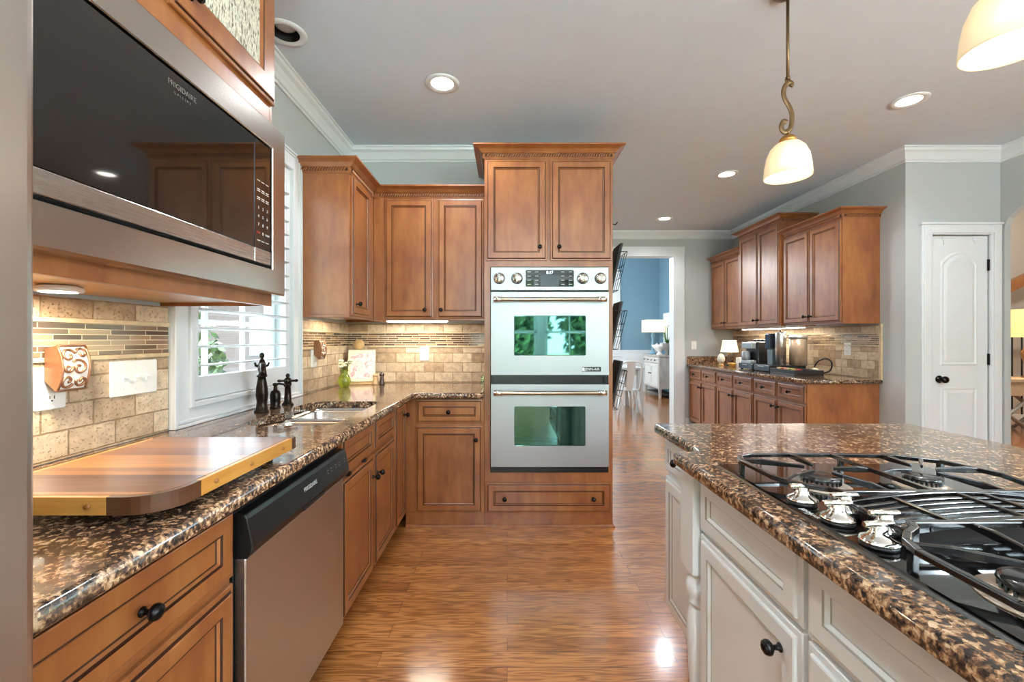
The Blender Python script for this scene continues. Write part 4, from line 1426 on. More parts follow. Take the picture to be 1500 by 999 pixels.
# ------------------------------------------------------------------ refrigerator (edge at far left)
fr = empty('refrigerator', (-1.28, -0.42, 0), 'stainless steel refrigerator at the left edge', 'refrigerator')
MB().box(0.0, 0.66, 0.0, 0.915, 0.02, 1.80).build('case', plain('fridge_grey', c(120, 118, 116), 0.4, 0.3), fr, bevel=0.004)
STEELV = steel('fridge_steel', c(206, 200, 194), 0.3, (160, 160, 2))
for y0, y1 in ((0.002, 0.455), (0.459, 0.93)):
    dd = MB().box(0.662, 0.735, y0, y1, 0.62, 1.79).build('door', STEELV, fr, bevel=0.014, seg=4)
    yh = y1 - 0.05 if y0 < 0.1 else y0 + 0.05
    MB().tube([(0.735, yh, 0.85), (0.775, yh, 0.87), (0.775, yh, 1.53), (0.735, yh, 1.55)], 0.011, 12).build('handle', STEELV, dd)
dd = MB().box(0.662, 0.735, 0.002, 0.93, 0.06, 0.61).build('freezer_drawer', STEELV, fr, bevel=0.014, seg=4)
MB().tube([(0.735, 0.1, 0.54), (0.775, 0.12, 0.54), (0.775, 0.81, 0.54), (0.735, 0.83, 0.54)], 0.011, 12).build('handle', STEELV, dd)
MB().box(0.03, 0.63, 0.03, 0.88, 0.0, 0.02).build('base_grille', BLACKM, fr)

# ------------------------------------------------------------------ outlets, switches, wax warmers
WSX = XL + 0.0106
def plate_x(name, x, out, yc, zc, wd, ht, label, cat, group=None):
    """cover plate on an x wall; out = +1/-1 facing direction; local y of the empty = plate width"""
    o = empty(name, (x, yc, zc), label, cat, group)
    mb = MB()
    P = rounded([(-wd / 2, -ht / 2), (wd / 2, -ht / 2), (wd / 2, ht / 2), (-wd / 2, ht / 2)], 0.004, 2)
    mb.loft([[(0, a, b_) for a, b_ in P], [(out * 0.003, a, b_) for a, b_ in P], [(out * 0.0065, a * 0.96, b_ * 0.96) for a, b_ in P]], 0)
    pl = mb.build('cover_plate', PLAST, o)
    return o, pl
def recept(mbk, o, out, yc, zc, horiz=False):
    MB().prism(rounded([(yc - 0.017, zc - 0.014), (yc + 0.017, zc - 0.014), (yc + 0.017, zc + 0.014), (yc - 0.017, zc + 0.014)], 0.008, 4), out * 0.006, out * 0.0085, axis='x').build('receptacle', PLAST, o)
    mb = MB()
    for s in (-0.006, 0.006):
        mb.box(min(out * 0.0084, out * 0.0089), max(out * 0.0084, out * 0.0089), yc + s - 0.0011, yc + s + 0.0011, zc - 0.003, zc + 0.006)
    mb.box(min(out * 0.0084, out * 0.0089), max(out * 0.0084, out * 0.0089), yc - 0.002, yc + 0.002, zc - 0.010, zc - 0.006)
    mb.build('slot', BLACKM, o)

o, pl = plate_x('light_switch_plate', WSX, 1, 1.492, 1.110, 0.185, 0.117, 'white three-toggle switch plate on stone tile beside the window', 'switch')
for k in (-1, 0, 1):
    MB().box(0.0055, 0.008, k * 0.046 - 0.005, k * 0.046 + 0.005, -0.012, 0.012).box(0.006, 0.021, k * 0.046 - 0.0035, k * 0.046 + 0.0035, 0.001, 0.009).build('toggle', PLAST, o, bevel=0.001)
    MB().lathe([(0.0005, 0.0062), (0.003, 0.0062), (0.002, 0.0075), (0.0005, 0.0076)], (0, k * 0.046, 0.035), 'x', 10).lathe([(0.0005, 0.0062), (0.003, 0.0062), (0.002, 0.0075), (0.0005, 0.0076)], (0, k * 0.046, -0.035), 'x', 10).build('screw', PLAST, o)
o, pl = plate_x('wall_outlet', WSX, 1, 1.215, 1.104, 0.082, 0.120, 'white wall outlet on stone tile above the cutting board', 'outlet')
recept(None, o, 1, 0.0, -0.027); recept(None, o, 1, 0.0, 0.030)
o, pl = plate_x('wall_outlet', WSX, 1, 2.87, 1.115, 0.075, 0.118, 'white wall outlet on the short tiled wall right of the window', 'outlet')
recept(None, o, 1, 0.0, -0.027); recept(None, o, 1, 0.0, 0.030)

COPPER = plain('brushed_copper', c(168, 124, 94), 0.35, 0.7, noise=0.3, nscale=50)
GLOWW = plain('frosted_liner', c(238, 232, 220), 0.5, emit=(1, 0.93, 0.8, 1), estr=0.06)
def scroll(cy, cz, r0, turns, a0, sgn, npt=26):
    pts = []
    for k in range(npt):
        t = k / (npt - 1)
        a = a0 + sgn * turns * 2 * PI * t
        r = r0 * (1 - 0.78 * t)
        pts.append((cy + r * math.cos(a), cz + r * math.sin(a)))
    return pts
def night_light(x, y, z, label, rot=0.0):
    o = empty('night_light', (x, y, z), label, 'night light', None, rot)
    hw, hh = 0.039, 0.062
    def X(zz): return 0.026 + 0.022 * math.cos(zz / hh * 1.25)
    shell = MB()
    L = []
    for k in range(13):
        zz = -hh + 2 * hh * k / 12
        L.append([(X(zz) - 0.004, -hw, zz), (X(zz) - 0.0015, -hw, zz), (X(zz) - 0.0015, hw, zz), (X(zz) - 0.004, hw, zz)])
    shell.loft(L, 0, smooth=False)
    shell.build('liner', GLOWW, o)
    for s in (-1, 1):
        side = MB()
        P = [(0.0, -hh * 0.55), (X(-hh) - 0.004, -hh)] + [(X(-hh + 2 * hh * k / 12), -hh + 2 * hh * k / 12) for k in range(13)] + [(X(hh) - 0.004, hh), (0.0, hh * 0.9)]
        side.loft([[(a, s * hw, b_) for a, b_ in P], [(a, s * (hw + 0.002), b_) for a, b_ in P]], 0)
        side.build('side_plate', COPPER, o)
    f = MB()
    rim = [(-hw, -hh), (hw, -hh), (hw, hh), (-hw, hh), (-hw, -hh)]
    def onsurf(pts): return [(X(b_) + 0.0005, a, b_) for a, b_ in pts]
    for a, b_ in zip(rim[:-1], rim[1:]):
        f.tube(onsurf([(a[0] + (b_[0] - a[0]) * t / 8, a[1] + (b_[1] - a[1]) * t / 8) for t in range(9)]), 0.0034, 6)
    for (cy, cz, r0, tr, a0, sg) in ((0.008, 0.0, 0.024, 1.2, 2.4, -1), (-0.018, 0.034, 0.02, 1.1, 0.3, 1), (0.02, 0.04, 0.016, 1.1, 3.0, -1), (-0.02, -0.036, 0.02, 1.1, 5.8, -1), (0.02, -0.038, 0.017, 1.1, 2.9, 1), (-0.024, 0.0, 0.014, 1.0, 0.4, -1)):
        f.tube(onsurf(scroll(cy, cz, r0, tr, a0, sg)), 0.0038, 6)
    f.build('scrollwork', COPPER, o)
    MB().box(0.009 if False else 0.0, 0.03, -0.018, 0.018, -0.02, 0.02).build('plug', PLAST, o)
    return o
night_light(WSX + 0.0095, 1.235, 1.160, 'copper scrollwork night light plugged in above the cutting board')
night_light(WSX + 0.0095, 2.90, 1.172, 'copper scrollwork night light on the tiled wall right of the window')

o = empty('wall_outlet', (-0.66, YB - 0.0106, 1.128), 'white double outlet on the tile behind the corner counter', 'outlet', None, -R90)
P = rounded([(-0.036, -0.058), (0.036, -0.058), (0.036, 0.058), (-0.036, 0.058)], 0.004, 2)
MB().loft([[(0, a, b_) for a, b_ in P], [(0.003, a, b_) for a, b_ in P], [(0.0065, a * 0.96, b_ * 0.96) for a, b_ in P]]).build('cover_plate', PLAST, o)
recept(None, o, 1, 0, -0.022); recept(None, o, 1, 0, 0.022)
o, pl = plate_x('wall_outlet', XR - 0.0106, -1, 4.08, 1.150, 0.075, 0.118, 'white outlet on the tile behind the coffee counter', 'outlet')
recept(None, o, -1, 0, -0.022); recept(None, o, -1, 0, 0.022)
o = empty('light_switch_plate', (2.636, YF - 0.0005, 1.155), 'white switch plate on the far wall above the coffee counter end', 'switch', None, -R90)
MB().loft([[(0, a, b_) for a, b_ in P], [(0.003, a, b_) for a, b_ in P], [(0.0065, a * 0.96, b_ * 0.96) for a, b_ in P]]).build('cover_plate', PLAST, o)
MB().box(0.0055, 0.0095, -0.016, 0.016, -0.032, 0.032).build('rocker', PLAST, o, bevel=0.001)

# ------------------------------------------------------------------ corner counter items
ck = empty('cookbook_easel', (-1.125, 3.36, CT1), 'cookbook with pink picture cover on a wooden easel in the counter corner', 'cookbook')
ck.rotation_euler = (0, 0, math.radians(14))
EAS = plain('light_beech', c(206, 168, 112), 0.5, noise=0.3, nscale=20)
Mt = Matrix.Rotation(math.radians(-14), 4, 'X')
MB().box(-0.10, 0.10, -0.055, 0.02, 0.0, 0.016).build('easel_ledge', EAS, ck, bevel=0.003)
mb = MB(Mt); mb.box(-0.02, 0.02, 0.0, 0.012, 0.03, 0.27); mb.lathe([(0.0005, 0.0), (0.04, 0.0), (0.04, 0.012), (0.0005, 0.012)], (-0.02, 0, 0.315), 'y', 28)
mb.build('easel_back', EAS, ck)
mb = MB(Mt); mb.box(-0.095, 0.105, -0.020, -0.0005, 0.017, 0.265)
bk = mb.build('book', plain('cream_cover', c(240, 226, 190), 0.5, noise=0.1), ck, bevel=0.002)
mb = MB(Mt); mb.box(-0.078, 0.09, -0.0206, -0.0202, 0.04, 0.235)
mb.build('cover_picture', blotch('pink_picture', [c(240, 224, 206), c(232, 196, 190), c(244, 236, 222), c(206, 150, 150), c(246, 238, 226)], 16), bk)

vs_ = empty('glass_vase', (-1.175, 3.15, CT1), 'green glass vase of white flowers in the corner', 'vase')
GG = plain('green_glass', c(176, 196, 60), 0.06, coat=0.6); GG.node_tree.nodes['Principled BSDF'].inputs['Transmission Weight'].default_value = 0.65
MB().lathe([(0.0005, 0), (0.03, 0), (0.034, 0.006), (0.044, 0.03), (0.046, 0.05), (0.038, 0.075), (0.026, 0.095), (0.024, 0.108), (0.031, 0.122), (0.028, 0.122), (0.021, 0.108), (0.0005, 0.09)], n=26).build('vessel', GG, vs_)
PET = plain('white_petal', c(238, 240, 206), 0.6, noise=0.2); STEM = plain('stem_green', c(120, 156, 60), 0.6, noise=0.3)
rnd = random.Random(11)
for k in range(7):
    a = rnd.uniform(0, 2 * PI); r = rnd.uniform(0.01, 0.042); h = rnd.uniform(0.135, 0.185)
    x, y = r * math.cos(a), r * math.sin(a)
    st = MB().tube([(x * 0.2, y * 0.2, 0.10), (x * 0.6, y * 0.6, h * 0.8), (x, y, h)], 0.0018, 6).build('stem', STEM, vs_)
    mb = MB()
    for q in range(6):
        b_ = q * PI / 3 + k
        mb.tube([(x, y, h), (x + 0.012 * math.cos(b_), y + 0.012 * math.sin(b_), h + 0.009), (x + 0.022 * math.cos(b_), y + 0.022 * math.sin(b_), h + 0.005)], [0.004, 0.009, 0.003], 6)
    mb.build('blossom', PET, vs_)

def mill(name, x, y, mat, label, h=0.095, r=0.021):
    o = empty(name, (x, y, CT1), label, 'grinder')
    MB().lathe([(0.0005, 0), (r, 0), (r, 0.008), (r * 0.82, 0.03), (r * 0.62, h * 0.55), (r * 0.8, h * 0.66), (r * 0.62, h * 0.68)], n=20).build('body', mat, o)
    MB().lathe([(0.0005, h * 0.68), (r * 0.8, h * 0.69), (r * 0.88, h * 0.82), (r * 0.6, h * 0.93), (r * 0.22, h * 0.95), (r * 0.24, h), (0.0005, h * 1.02)], n=20).build('head', mat, o)
    return o
mill('pepper_mill', -0.955, 3.33, wood('dark_walnut', c(44, 26, 16), c(62, 38, 26), c(78, 48, 34)), 'dark wooden pepper mill beside the cookbook easel')
mill('salt_mill', -1.005, 3.33, plain('pale_beech', c(214, 178, 130), 0.5, noise=0.2), 'pale wooden salt mill between cookbook and pepper mill', 0.088, 0.022)

# ------------------------------------------------------------------ wire magazine rack on the tower side
rk = empty('wire_magazine_rack', (0.6955, 3.17, 0.72), 'black wire three-pocket rack hanging on the side of oven tower', 'rack')
WIRE = plain('black_wire', c(28, 26, 26), 0.4, 0.6, noise=0.2)
mb = MB()
for yy in (-0.13, 0.13):
    mb.tube([(0.003, yy, 0.0), (0.003, yy, 1.32)], 0.003, 6)
mb.tube([(0.003, -0.13, 1.32), (0.003, 0.0, 1.38), (0.003, 0.13, 1.32)], 0.003, 6)
mb.tube([(0.003, 0, 1.38), (0.09, 0, 1.35), (0.105, 0, 1.37)], 0.004, 6)
mb.build('back_wires', WIRE, rk)
for i, z0 in enumerate((0.03, 0.45, 0.86)):
    mb = MB()
    for yy in [(-0.13 + 0.26 * k / 4) for k in range(5)]:
        mb.tube([(0.004, yy, z0), (0.075, yy, z0), (0.14, yy, z0 + 0.27)], 0.0024, 6)
    for t in (0.0, 0.33, 0.66, 1.0):
        mb.tube([(0.075 + 0.065 * t, -0.13, z0 + 0.27 * t), (0.075 + 0.065 * t, 0.13, z0 + 0.27 * t)], 0.0024, 6)
    for yy in (-0.13, 0.13):
        for t in (0.5, 1.0):
            mb.tube([(0.004, yy, z0 + 0.27 * t), (0.075 + 0.065 * t, yy, z0 + 0.27 * t)], 0.0024, 6)
    mb.build('pocket', WIRE, rk)
COVS = [c(18, 17, 18), c(26, 23, 21), c(20, 18, 17)]
for i, z0 in enumerate((0.755, 1.175, 1.585)):
    lab = ['dark magazine in the lowest pocket of the wire rack', 'dark magazine in the middle pocket of the wire rack', 'brown-black magazine in the top pocket of the wire rack'][i]
    o = empty('magazine', (0.72, 3.17, z0), lab, 'magazine')
    MB().loft([[(0.002, -0.1, 0), (0.022, -0.1, 0), (0.022, 0.1, 0), (0.002, 0.1, 0)], [(0.075, -0.1, 0.33), (0.095, -0.1, 0.33), (0.095, 0.1, 0.33), (0.075, 0.1, 0.33)]]).build('cover', plain('magazine_cover', COVS[i], 0.7, noise=0.3), o)
    MB().loft([[(0.004, -0.098, 0.002), (0.020, -0.1005, 0.002), (0.020, 0.098, 0.002), (0.004, 0.098, 0.002)], [(0.077, -0.098, 0.332), (0.093, -0.1005, 0.332), (0.093, 0.098, 0.332), (0.077, 0.098, 0.332)]]).build('pages', plain('page_grey', c(96, 90, 84), 0.7), o)

# ------------------------------------------------------------------ coffee counter (far right)
for i in range(3):
    yf_ = 6.135 - 0.8 * i
    lab = ['base cabinet with two drawers at the far end of coffee counter', 'middle two-drawer base cabinet under the coffee machines', 'nearest coffee counter base cabinet with a plain end panel'][i]
    cb = base_cabinet('coffee_base_cabinet', (2.565, yf_, 0), -R90, 0.799, 0.62, lab, 'coffee counter base cabinets')
    for k in range(2):
        x0 = 0.010 + k * 0.397
        x1 = x0 + 0.382
        front(cb, 'drawer', x0, x1, 0.691, 0.842, [((x0 + x1) / 2, 0.766)])
        front(cb, 'door', x0, x1, 0.115, 0.672, [(x1 - 0.03 if k == 0 else x0 + 0.03, 0.605)])
ct2 = slab('granite_countertop', [(2.53, 3.71), (XR - 0.001, 3.71), (XR - 0.001, YF - 0.001), (2.53, YF - 0.001)], CT0, CT1, GRAN, (), None, 0.012)
tag(ct2, 'straight granite countertop of the coffee bar along the right wall', 'countertop')
UPS = [(6.135, 2.87, 2.30, 'lower stained upper cabinet at the far end over coffee counter'), (5.335, 2.84, 2.47, 'tallest stained upper cabinet in the middle over coffee counter'), (4.535, 2.87, 2.29, 'nearest stained upper cabinet with exposed side over coffee counter')]
for i, (yf_, xf, zt, lab) in enumerate(UPS):
    dd = XR - 0.002 - xf
    path = [[(0, 0), (0.799, 0)], [(0, dd), (0, 0), (0.799, 0), (0.799, dd)], [(0.0, 0), (0.799, 0), (0.799, dd)]][i]
    upper_cabinet('coffee_upper_cabinet', (xf, yf_), -R90, 0.799, dd, UZ, zt, lab, 'coffee counter upper cabinets',
                  [(0.012, 0.394, 1.392, zt - 0.02, [(0.362, 1.455)]), (0.405, 0.787, 1.392, zt - 0.02, [(0.437, 1.455)])], path)

# things on the coffee counter
lm = empty('table_lamp', (2.94, 5.78, CT1), 'small table lamp with cream shade at the far end of coffee counter', 'lamp')
MB().lathe([(0.0005, 0), (0.05, 0), (0.05, 0.012), (0.018, 0.022), (0.014, 0.05), (0.03, 0.10), (0.02, 0.15), (0.008, 0.17), (0.008, 0.2), (0.0005, 0.2)], n=20).build('base', plain('lamp_brown', c(70, 54, 42), 0.4, noise=0.3), lm)
SHADE = plain('cream_shade', c(238, 222, 186), 0.7, emit=(1, 0.86, 0.6, 1), estr=0.30)
MB().lathe([(0.110, 0.175), (0.082, 0.335), (0.080, 0.335), (0.108, 0.175)], n=28, cap=False).build('shade', SHADE, lm)
light('table_lamp_bulb', 'POINT', (2.94, 5.78, CT1 + 0.25), (0, 0, 0), 0.5, (1, 0.8, 0.55), shadow_soft_size=0.03)
eg = empty('egg_ornament', (2.80, 5.72, CT1), 'white egg ornament standing on a small wooden base', 'ornament')
MB().lathe([(0.0005, 0), (0.034, 0), (0.036, 0.01), (0.026, 0.022), (0.028, 0.03), (0.0005, 0.03)], n=20).build('stand', EAS, eg)
MB().lathe([(0.0005, 0.0305), (0.025, 0.036), (0.044, 0.062), (0.048, 0.085), (0.042, 0.118), (0.026, 0.146), (0.010, 0.157), (0.0005, 0.159)], n=22).build('egg', plain('speckled_white', c(232, 226, 210), 0.5, noise=0.5, nscale=60), eg)
cd = empty('candle_dish', (2.87, 5.58, CT1), 'small round golden wooden dish beside the egg ornament', 'dish')
MB().lathe([(0.0005, 0), (0.034, 0), (0.038, 0.02), (0.05, 0.036), (0.05, 0.042), (0.04, 0.036), (0.0005, 0.026)], n=22).build('bowl', plain('gold_wood', c(206, 160, 70), 0.4, noise=0.3), cd)
wb = empty('white_box', (2.96, 5.50, CT1), 'small plain white cube box in front of the table lamp', 'box')
MB().box(-0.055, 0.055, -0.055, 0.055, 0, 0.115).build('box_body', plain('ivory_card', c(240, 236, 226), 0.6), wb, bevel=0.003)

PODP = plain('charcoal_plastic', c(38, 38, 40), 0.3, noise=0.1)
SILV = plain('silver_plastic', c(176, 178, 180), 0.28, 0.7)
def drawer_tray(x, y, label):
    o = empty('pod_drawer', (x, y, CT1), label, 'pod drawer', 'coffee pod drawers under the machines')
    MB().box(-0.19, 0.19, -0.145, 0.145, 0.008, 0.072).build('case', PODP, o, bevel=0.005)
    dd = MB().box(-0.198, -0.1905, -0.14, 0.14, 0.012, 0.068).build('drawer_front', plain('smoked_front', c(78, 88, 96), 0.12, 0.4), o, bevel=0.002)
    MB().box(-0.204, -0.1982, -0.05, 0.05, 0.052, 0.060).build('pull', SILV, dd)
    for sx in (-0.17, 0.17):
        for sy in (-0.12, 0.12):
            MB().box(sx - 0.012, sx + 0.012, sy - 0.012, sy + 0.012, 0, 0.0078).build('foot', BLACKM, o)
    return o
drawer_tray(2.93, 5.02, 'charcoal pod drawer under the black coffee machine')
drawer_tray(2.93, 4.705, 'charcoal pod drawer under the capsule machine with silver front')
# black automatic coffee machine
cm = empty('coffee_machine', (2.90, 5.02, CT1 + 0.0725), 'black and silver coffee maker on a pod drawer', 'coffee machine')
MB().box(-0.09, 0.17, -0.125, 0.125, 0.0, 0.245).build('housing', BLACKP, cm, bevel=0.008)
MB().box(-0.155, -0.0905, -0.10, 0.10, 0.165, 0.24).build('brew_head', SILV, cm, bevel=0.01)
MB().box(-0.165, -0.0905, -0.10, 0.10, 0.0, 0.035).build('drip_tray', SILV, cm, bevel=0.006)
MB().lathe([(0.0005, 0.036), (0.045, 0.036), (0.05, 0.06), (0.045, 0.12), (0.035, 0.14), (0.0005, 0.14)], (-0.142, 0.03, 0), 'z', 20).build('carafe', plain('glass_grey', c(150, 152, 156), 0.05, coat=0.5), cm)
for yy in (-0.07, 0.0, 0.07):
    MB().lathe([(0.0005, 0.2455), (0.03, 0.2455), (0.034, 0.262), (0.02, 0.272), (0.0005, 0.273)], (0.0, yy, 0), 'z', 18).build('bean_lid', BLACKP, cm)
# capsule machine with tank
nm = empty('capsule_machine', (2.95, 4.64, CT1 + 0.0725), 'tall silver capsule coffee machine with clear rear water tank', 'coffee machine')
MB().lathe([(0.0005, 0), (0.052, 0), (0.052, 0.335), (0.046, 0.35), (0.0005, 0.352)], (-0.06, -0.02, 0), 'z', 28).build('column', STEEL, nm)
MB().box(-0.145, -0.065, 0.04, 0.12, 0.17, 0.335).build('brew_head', plain('dark_blue_grey', c(54, 62, 74), 0.2, 0.5), nm, bevel=0.01)
MB().box(-0.12, -0.05, 0.035, 0.115, 0.0, 0.16).build('cup_stand', plain('grey_plastic', c(110, 122, 130), 0.3, 0.3), nm, bevel=0.004)
MB().tube([(-0.06, -0.02, 0.352), (-0.05, 0.0, 0.372), (-0.03, 0.03, 0.372), (-0.02, 0.05, 0.352)], 0.006, 8).build('lever', BLACKP, nm)
TANK = plain('clear_tank', c(186, 164, 142), 0.22); TANK.node_tree.nodes['Principled BSDF'].inputs['Transmission Weight'].default_value = 0.45
MB().lathe([(0.0005, 0.0), (0.08, 0.0), (0.082, 0.28), (0.0005, 0.28)], (0.10, -0.06, 0), 'z', 24).build('water_tank', TANK, nm)
MB().lathe([(0.0005, 0.2805), (0.085, 0.2805), (0.085, 0.305), (0.07, 0.315), (0.0005, 0.316)], (0.10, -0.06, 0), 'z', 24).build('tank_lid', SILV, nm)
# tray with capsules
tr = empty('capsule_tray', (2.86, 4.30, CT1), 'low black tray holding coffee capsules right of the machines', 'tray')
MB().box(-0.16, 0.12, -0.19, 0.19, 0.0, 0.012).box(-0.16, -0.15, -0.19, 0.19, 0.012, 0.052).box(0.11, 0.12, -0.19, 0.19, 0.012, 0.052).box(-0.15, 0.11, -0.19, -0.18, 0.012, 0.052).box(-0.15, 0.11, 0.18, 0.19, 0.012, 0.052).build('tray_body', plain('dark_brown_tray', c(44, 36, 34), 0.35, noise=0.2), tr, bevel=0.003)
caps = [(c(222, 206, 150), 'cream'), (c(200, 90, 70), 'red'), (c(226, 170, 150), 'pink'), (c(150, 170, 60), 'green'), (c(214, 196, 110), 'yellow'), (c(196, 60, 60), 'crimson')]
cy = 0.14
for k, (col, nmn) in enumerate(caps):
    o = empty('coffee_capsule', (2.775, 4.30 + 0.15 - 0.058 * k, CT1 + 0.0125), '%s foil coffee capsule in the low black tray' % nmn, 'capsule', 'capsules in the black tray')
    MB().lathe([(0.0005, 0), (0.014, 0), (0.022, 0.03), (0.028, 0.044), (0.028, 0.047), (0.0005, 0.05)], n=18).build('cup', plain('capsule_' + nmn, col, 0.3, 0.4), o)
cpts = [(3.0, 4.20, CT1 + 0.015), (3.02, 4.09, CT1 + 0.05), (3.0, 4.04, CT1 + 0.13), (2.97, 4.07, CT1 + 0.165), (2.95, 4.14, CT1 + 0.14), (2.95, 4.20, CT1 + 0.08)]
csm = []
for i in range(len(cpts) - 1):
    p0 = Vector(cpts[max(i - 1, 0)]); p1 = Vector(cpts[i]); p2 = Vector(cpts[i + 1]); p3 = Vector(cpts[min(i + 2, len(cpts) - 1)])
    for q in range(6):
        t = q / 6
        csm.append(0.5 * ((2 * p1) + (-p0 + p2) * t + (2 * p0 - 5 * p1 + 4 * p2 - p3) * t * t + (-p0 + 3 * p1 - 3 * p2 + p3) * t ** 3))
csm.append(Vector(cpts[-1]))
cdm = MB().tube(csm, 0.007, 8)
cdo = cdm.build('power_cord', BLACKP)
tag(cdo, 'looped black power cord at the right end of capsule tray', 'cord')
MBc = MB().lathe([(0.0005, 0), (0.02, 0), (0.032, 0.012), (0.036, 0.03), (0.03, 0.05), (0.012, 0.06), (0.0005, 0.061)], n=18)
on = MBc.build('garlic_jar', plain('pale_ceramic', c(236, 220, 196), 0.4), loc=(3.05, 4.33, CT1)); tag(on, 'small round pale jar behind the capsule tray', 'jar')

# ------------------------------------------------------------------ island
ISL = [(0.506, -0.5), (1.65, -0.5), (1.65, 1.80), (0.60, 1.80), (0.60, 1.42), (0.588, 1.352), (0.506, 1.352)]
ISL = rounded(ISL, [0, 0, 0.02, 0.02, 0.02, 0.012, 0.025], 4)
it = slab('island_countertop', ISL, CT0, CT1, GRAN, (), None, 0.011)
tag(it, 'polished brown granite island countertop carrying the gas cooktop', 'countertop')
IM = [CREAM, CREAMG]
def island_unit(xf, yfar, w, d, label):
    root = empty('island_cabinet', (xf, yfar, 0), label, 'cabinet', 'cream island cabinets', -R90)
    MB().box(0, w, 0, d, 0.15, 0.859).build('body', CREAM, root, bevel=0.0015)
    MB().box(0, w, 0.08, d, 0.0, 0.1495).build('toe_kick', CREAM, root)
    return root
u1 = island_unit(0.565, 1.250, 0.438, 1.05, 'cream island cabinet with drawer over door below the cooktop')
front(u1, 'drawer', 0.002, 0.432, 0.697, 0.853, (), IM, WPROF)
front(u1, 'door', 0.002, 0.432, 0.160, 0.686, [(0.378, 0.625)], IM, WPROF)
u2 = island_unit(0.565, 0.811, 0.74, 1.05, 'cream island drawer cabinet nearest the viewer')
front(u2, 'drawer', 0.008, 0.732, 0.697, 0.853, (), IM, WPROF)
front(u2, 'drawer', 0.008, 0.732, 0.430, 0.686, [(0.37, 0.56)], IM, WPROF)
front(u2, 'drawer', 0.008, 0.732, 0.160, 0.420, [(0.37, 0.29)], IM, WPROF)
u3 = island_unit(0.655, 1.775, 0.52, 0.96, 'cream island end cabinet set back behind the turned post')
front(u3, 'drawer', 0.006, 0.375, 0.713, 0.848, [(0.17, 0.783)], IM, WPROF)
front(u3, 'door', 0.006, 0.375, 0.165, 0.690, [(0.325, 0.62)], IM, WPROF)
ps = empty('island_post', (0.578, 1.300, 0), 'cream turned post at the island corner', 'post')
MB().box(-0.046, 0.046, -0.046, 0.046, 0.56, 0.8595).build('block', CREAM, ps, bevel=0.003)
MB().lathe([(0.0005, 0.10), (0.028, 0.10), (0.030, 0.14), (0.034, 0.22), (0.040, 0.32), (0.0425, 0.38), (0.040, 0.42), (0.031, 0.445), (0.0275, 0.452), (0.036, 0.458), (0.038, 0.465), (0.034, 0.472), (0.042, 0.488), (0.0445, 0.505), (0.041, 0.525), (0.032, 0.536), (0.030, 0.541), (0.039, 0.546), (0.042, 0.553), (0.038, 0.5598), (0.0005, 0.5599)], n=28).build('turned_shaft', CREAM, ps)
MB().box(-0.042, 0.042, -0.042, 0.042, 0.0, 0.0998).build('foot_block', CREAM, ps, bevel=0.003)

# ------------------------------------------------------------------ gas cooktop
GZ = CT1 + 0.008
ckt = empty('gas_cooktop', (0.84, 0.78, CT1), 'black glass downdraft gas cooktop set into the island', 'cooktop')
Lx = lambda x: x - 0.84
Ly = lambda y: y - 0.78
gl = MB()
P = rounded([(0.572, 0.372), (1.115, 0.372), (1.115, 1.188), (0.572, 1.188)], 0.006, 3)
P = [(Lx(x), Ly(y)) for x, y in P]
gl.loft([[(x, y, 0.0005) for x, y in P], [(x, y, 0.006) for x, y in P], [(x, y, 0.008) for x, y in inset(P, 0.004)]])
gl.build('glass_top', BLACKG, ckt)
rim = MB()
rim.loft([[(x, y, 0.0002) for x, y in inset(P, -0.003)], [(x, y, 0.0055) for x, y in inset(P, -0.0022)], [(x, y, 0.0065) for x, y in inset(P, -0.0005)]], 0, True, False)
rim.build('steel_rim', plain('rim_steel', c(120, 118, 116), 0.2, 1.0), ckt)
text('brand_lettering', 'JENN-AIR', 0.012, BADGE, ckt, Matrix.Translation((Lx(0.586), Ly(0.845), 0.0083)) @ Matrix.Rotation(-R90, 4, 'Z'))
ALU = plain('burner_aluminium', c(200, 186, 168), 0.35, 0.8, noise=0.2, nscale=40)
CAPM = plain('burner_cap', c(34, 31, 30), 0.2, 0.3, coat=0.5)
BURN = [(0.72, 1.005, 0.040), (0.95, 1.0, 0.034), (0.69, 0.555, 0.046), (0.95, 0.555, 0.036)]
for x, y, r in BURN:
    b_ = MB().lathe([(0.0005, 0.0082), (r * 1.55, 0.0082), (r * 1.5, 0.011), (r * 1.1, 0.015), (r * 0.95, 0.017), (r * 0.9, 0.025), (0.0005, 0.025)], (Lx(x), Ly(y), 0), 'z', 32).build('burner', ALU, ckt)
    mb = MB().lathe([(0.0005, 0.0255), (r, 0.0255), (r * 1.04, 0.028), (r * 1.0, 0.033), (r * 0.85, 0.0345), (0.0005, 0.035)], (Lx(x), Ly(y), 0), 'z', 32)
    for k in range(24):
        a = 2 * PI * k / 24
        mb.box(Lx(x) + r * 0.95 * math.cos(a) - 0.0018, Lx(x) + r * 0.95 * math.cos(a) + 0.0018, Ly(y) + r * 0.95 * math.sin(a) - 0.0018, Ly(y) + r * 0.95 * math.sin(a) + 0.0018, 0.017, 0.0256)
    mb.build('burner_cap', CAPM, b_)
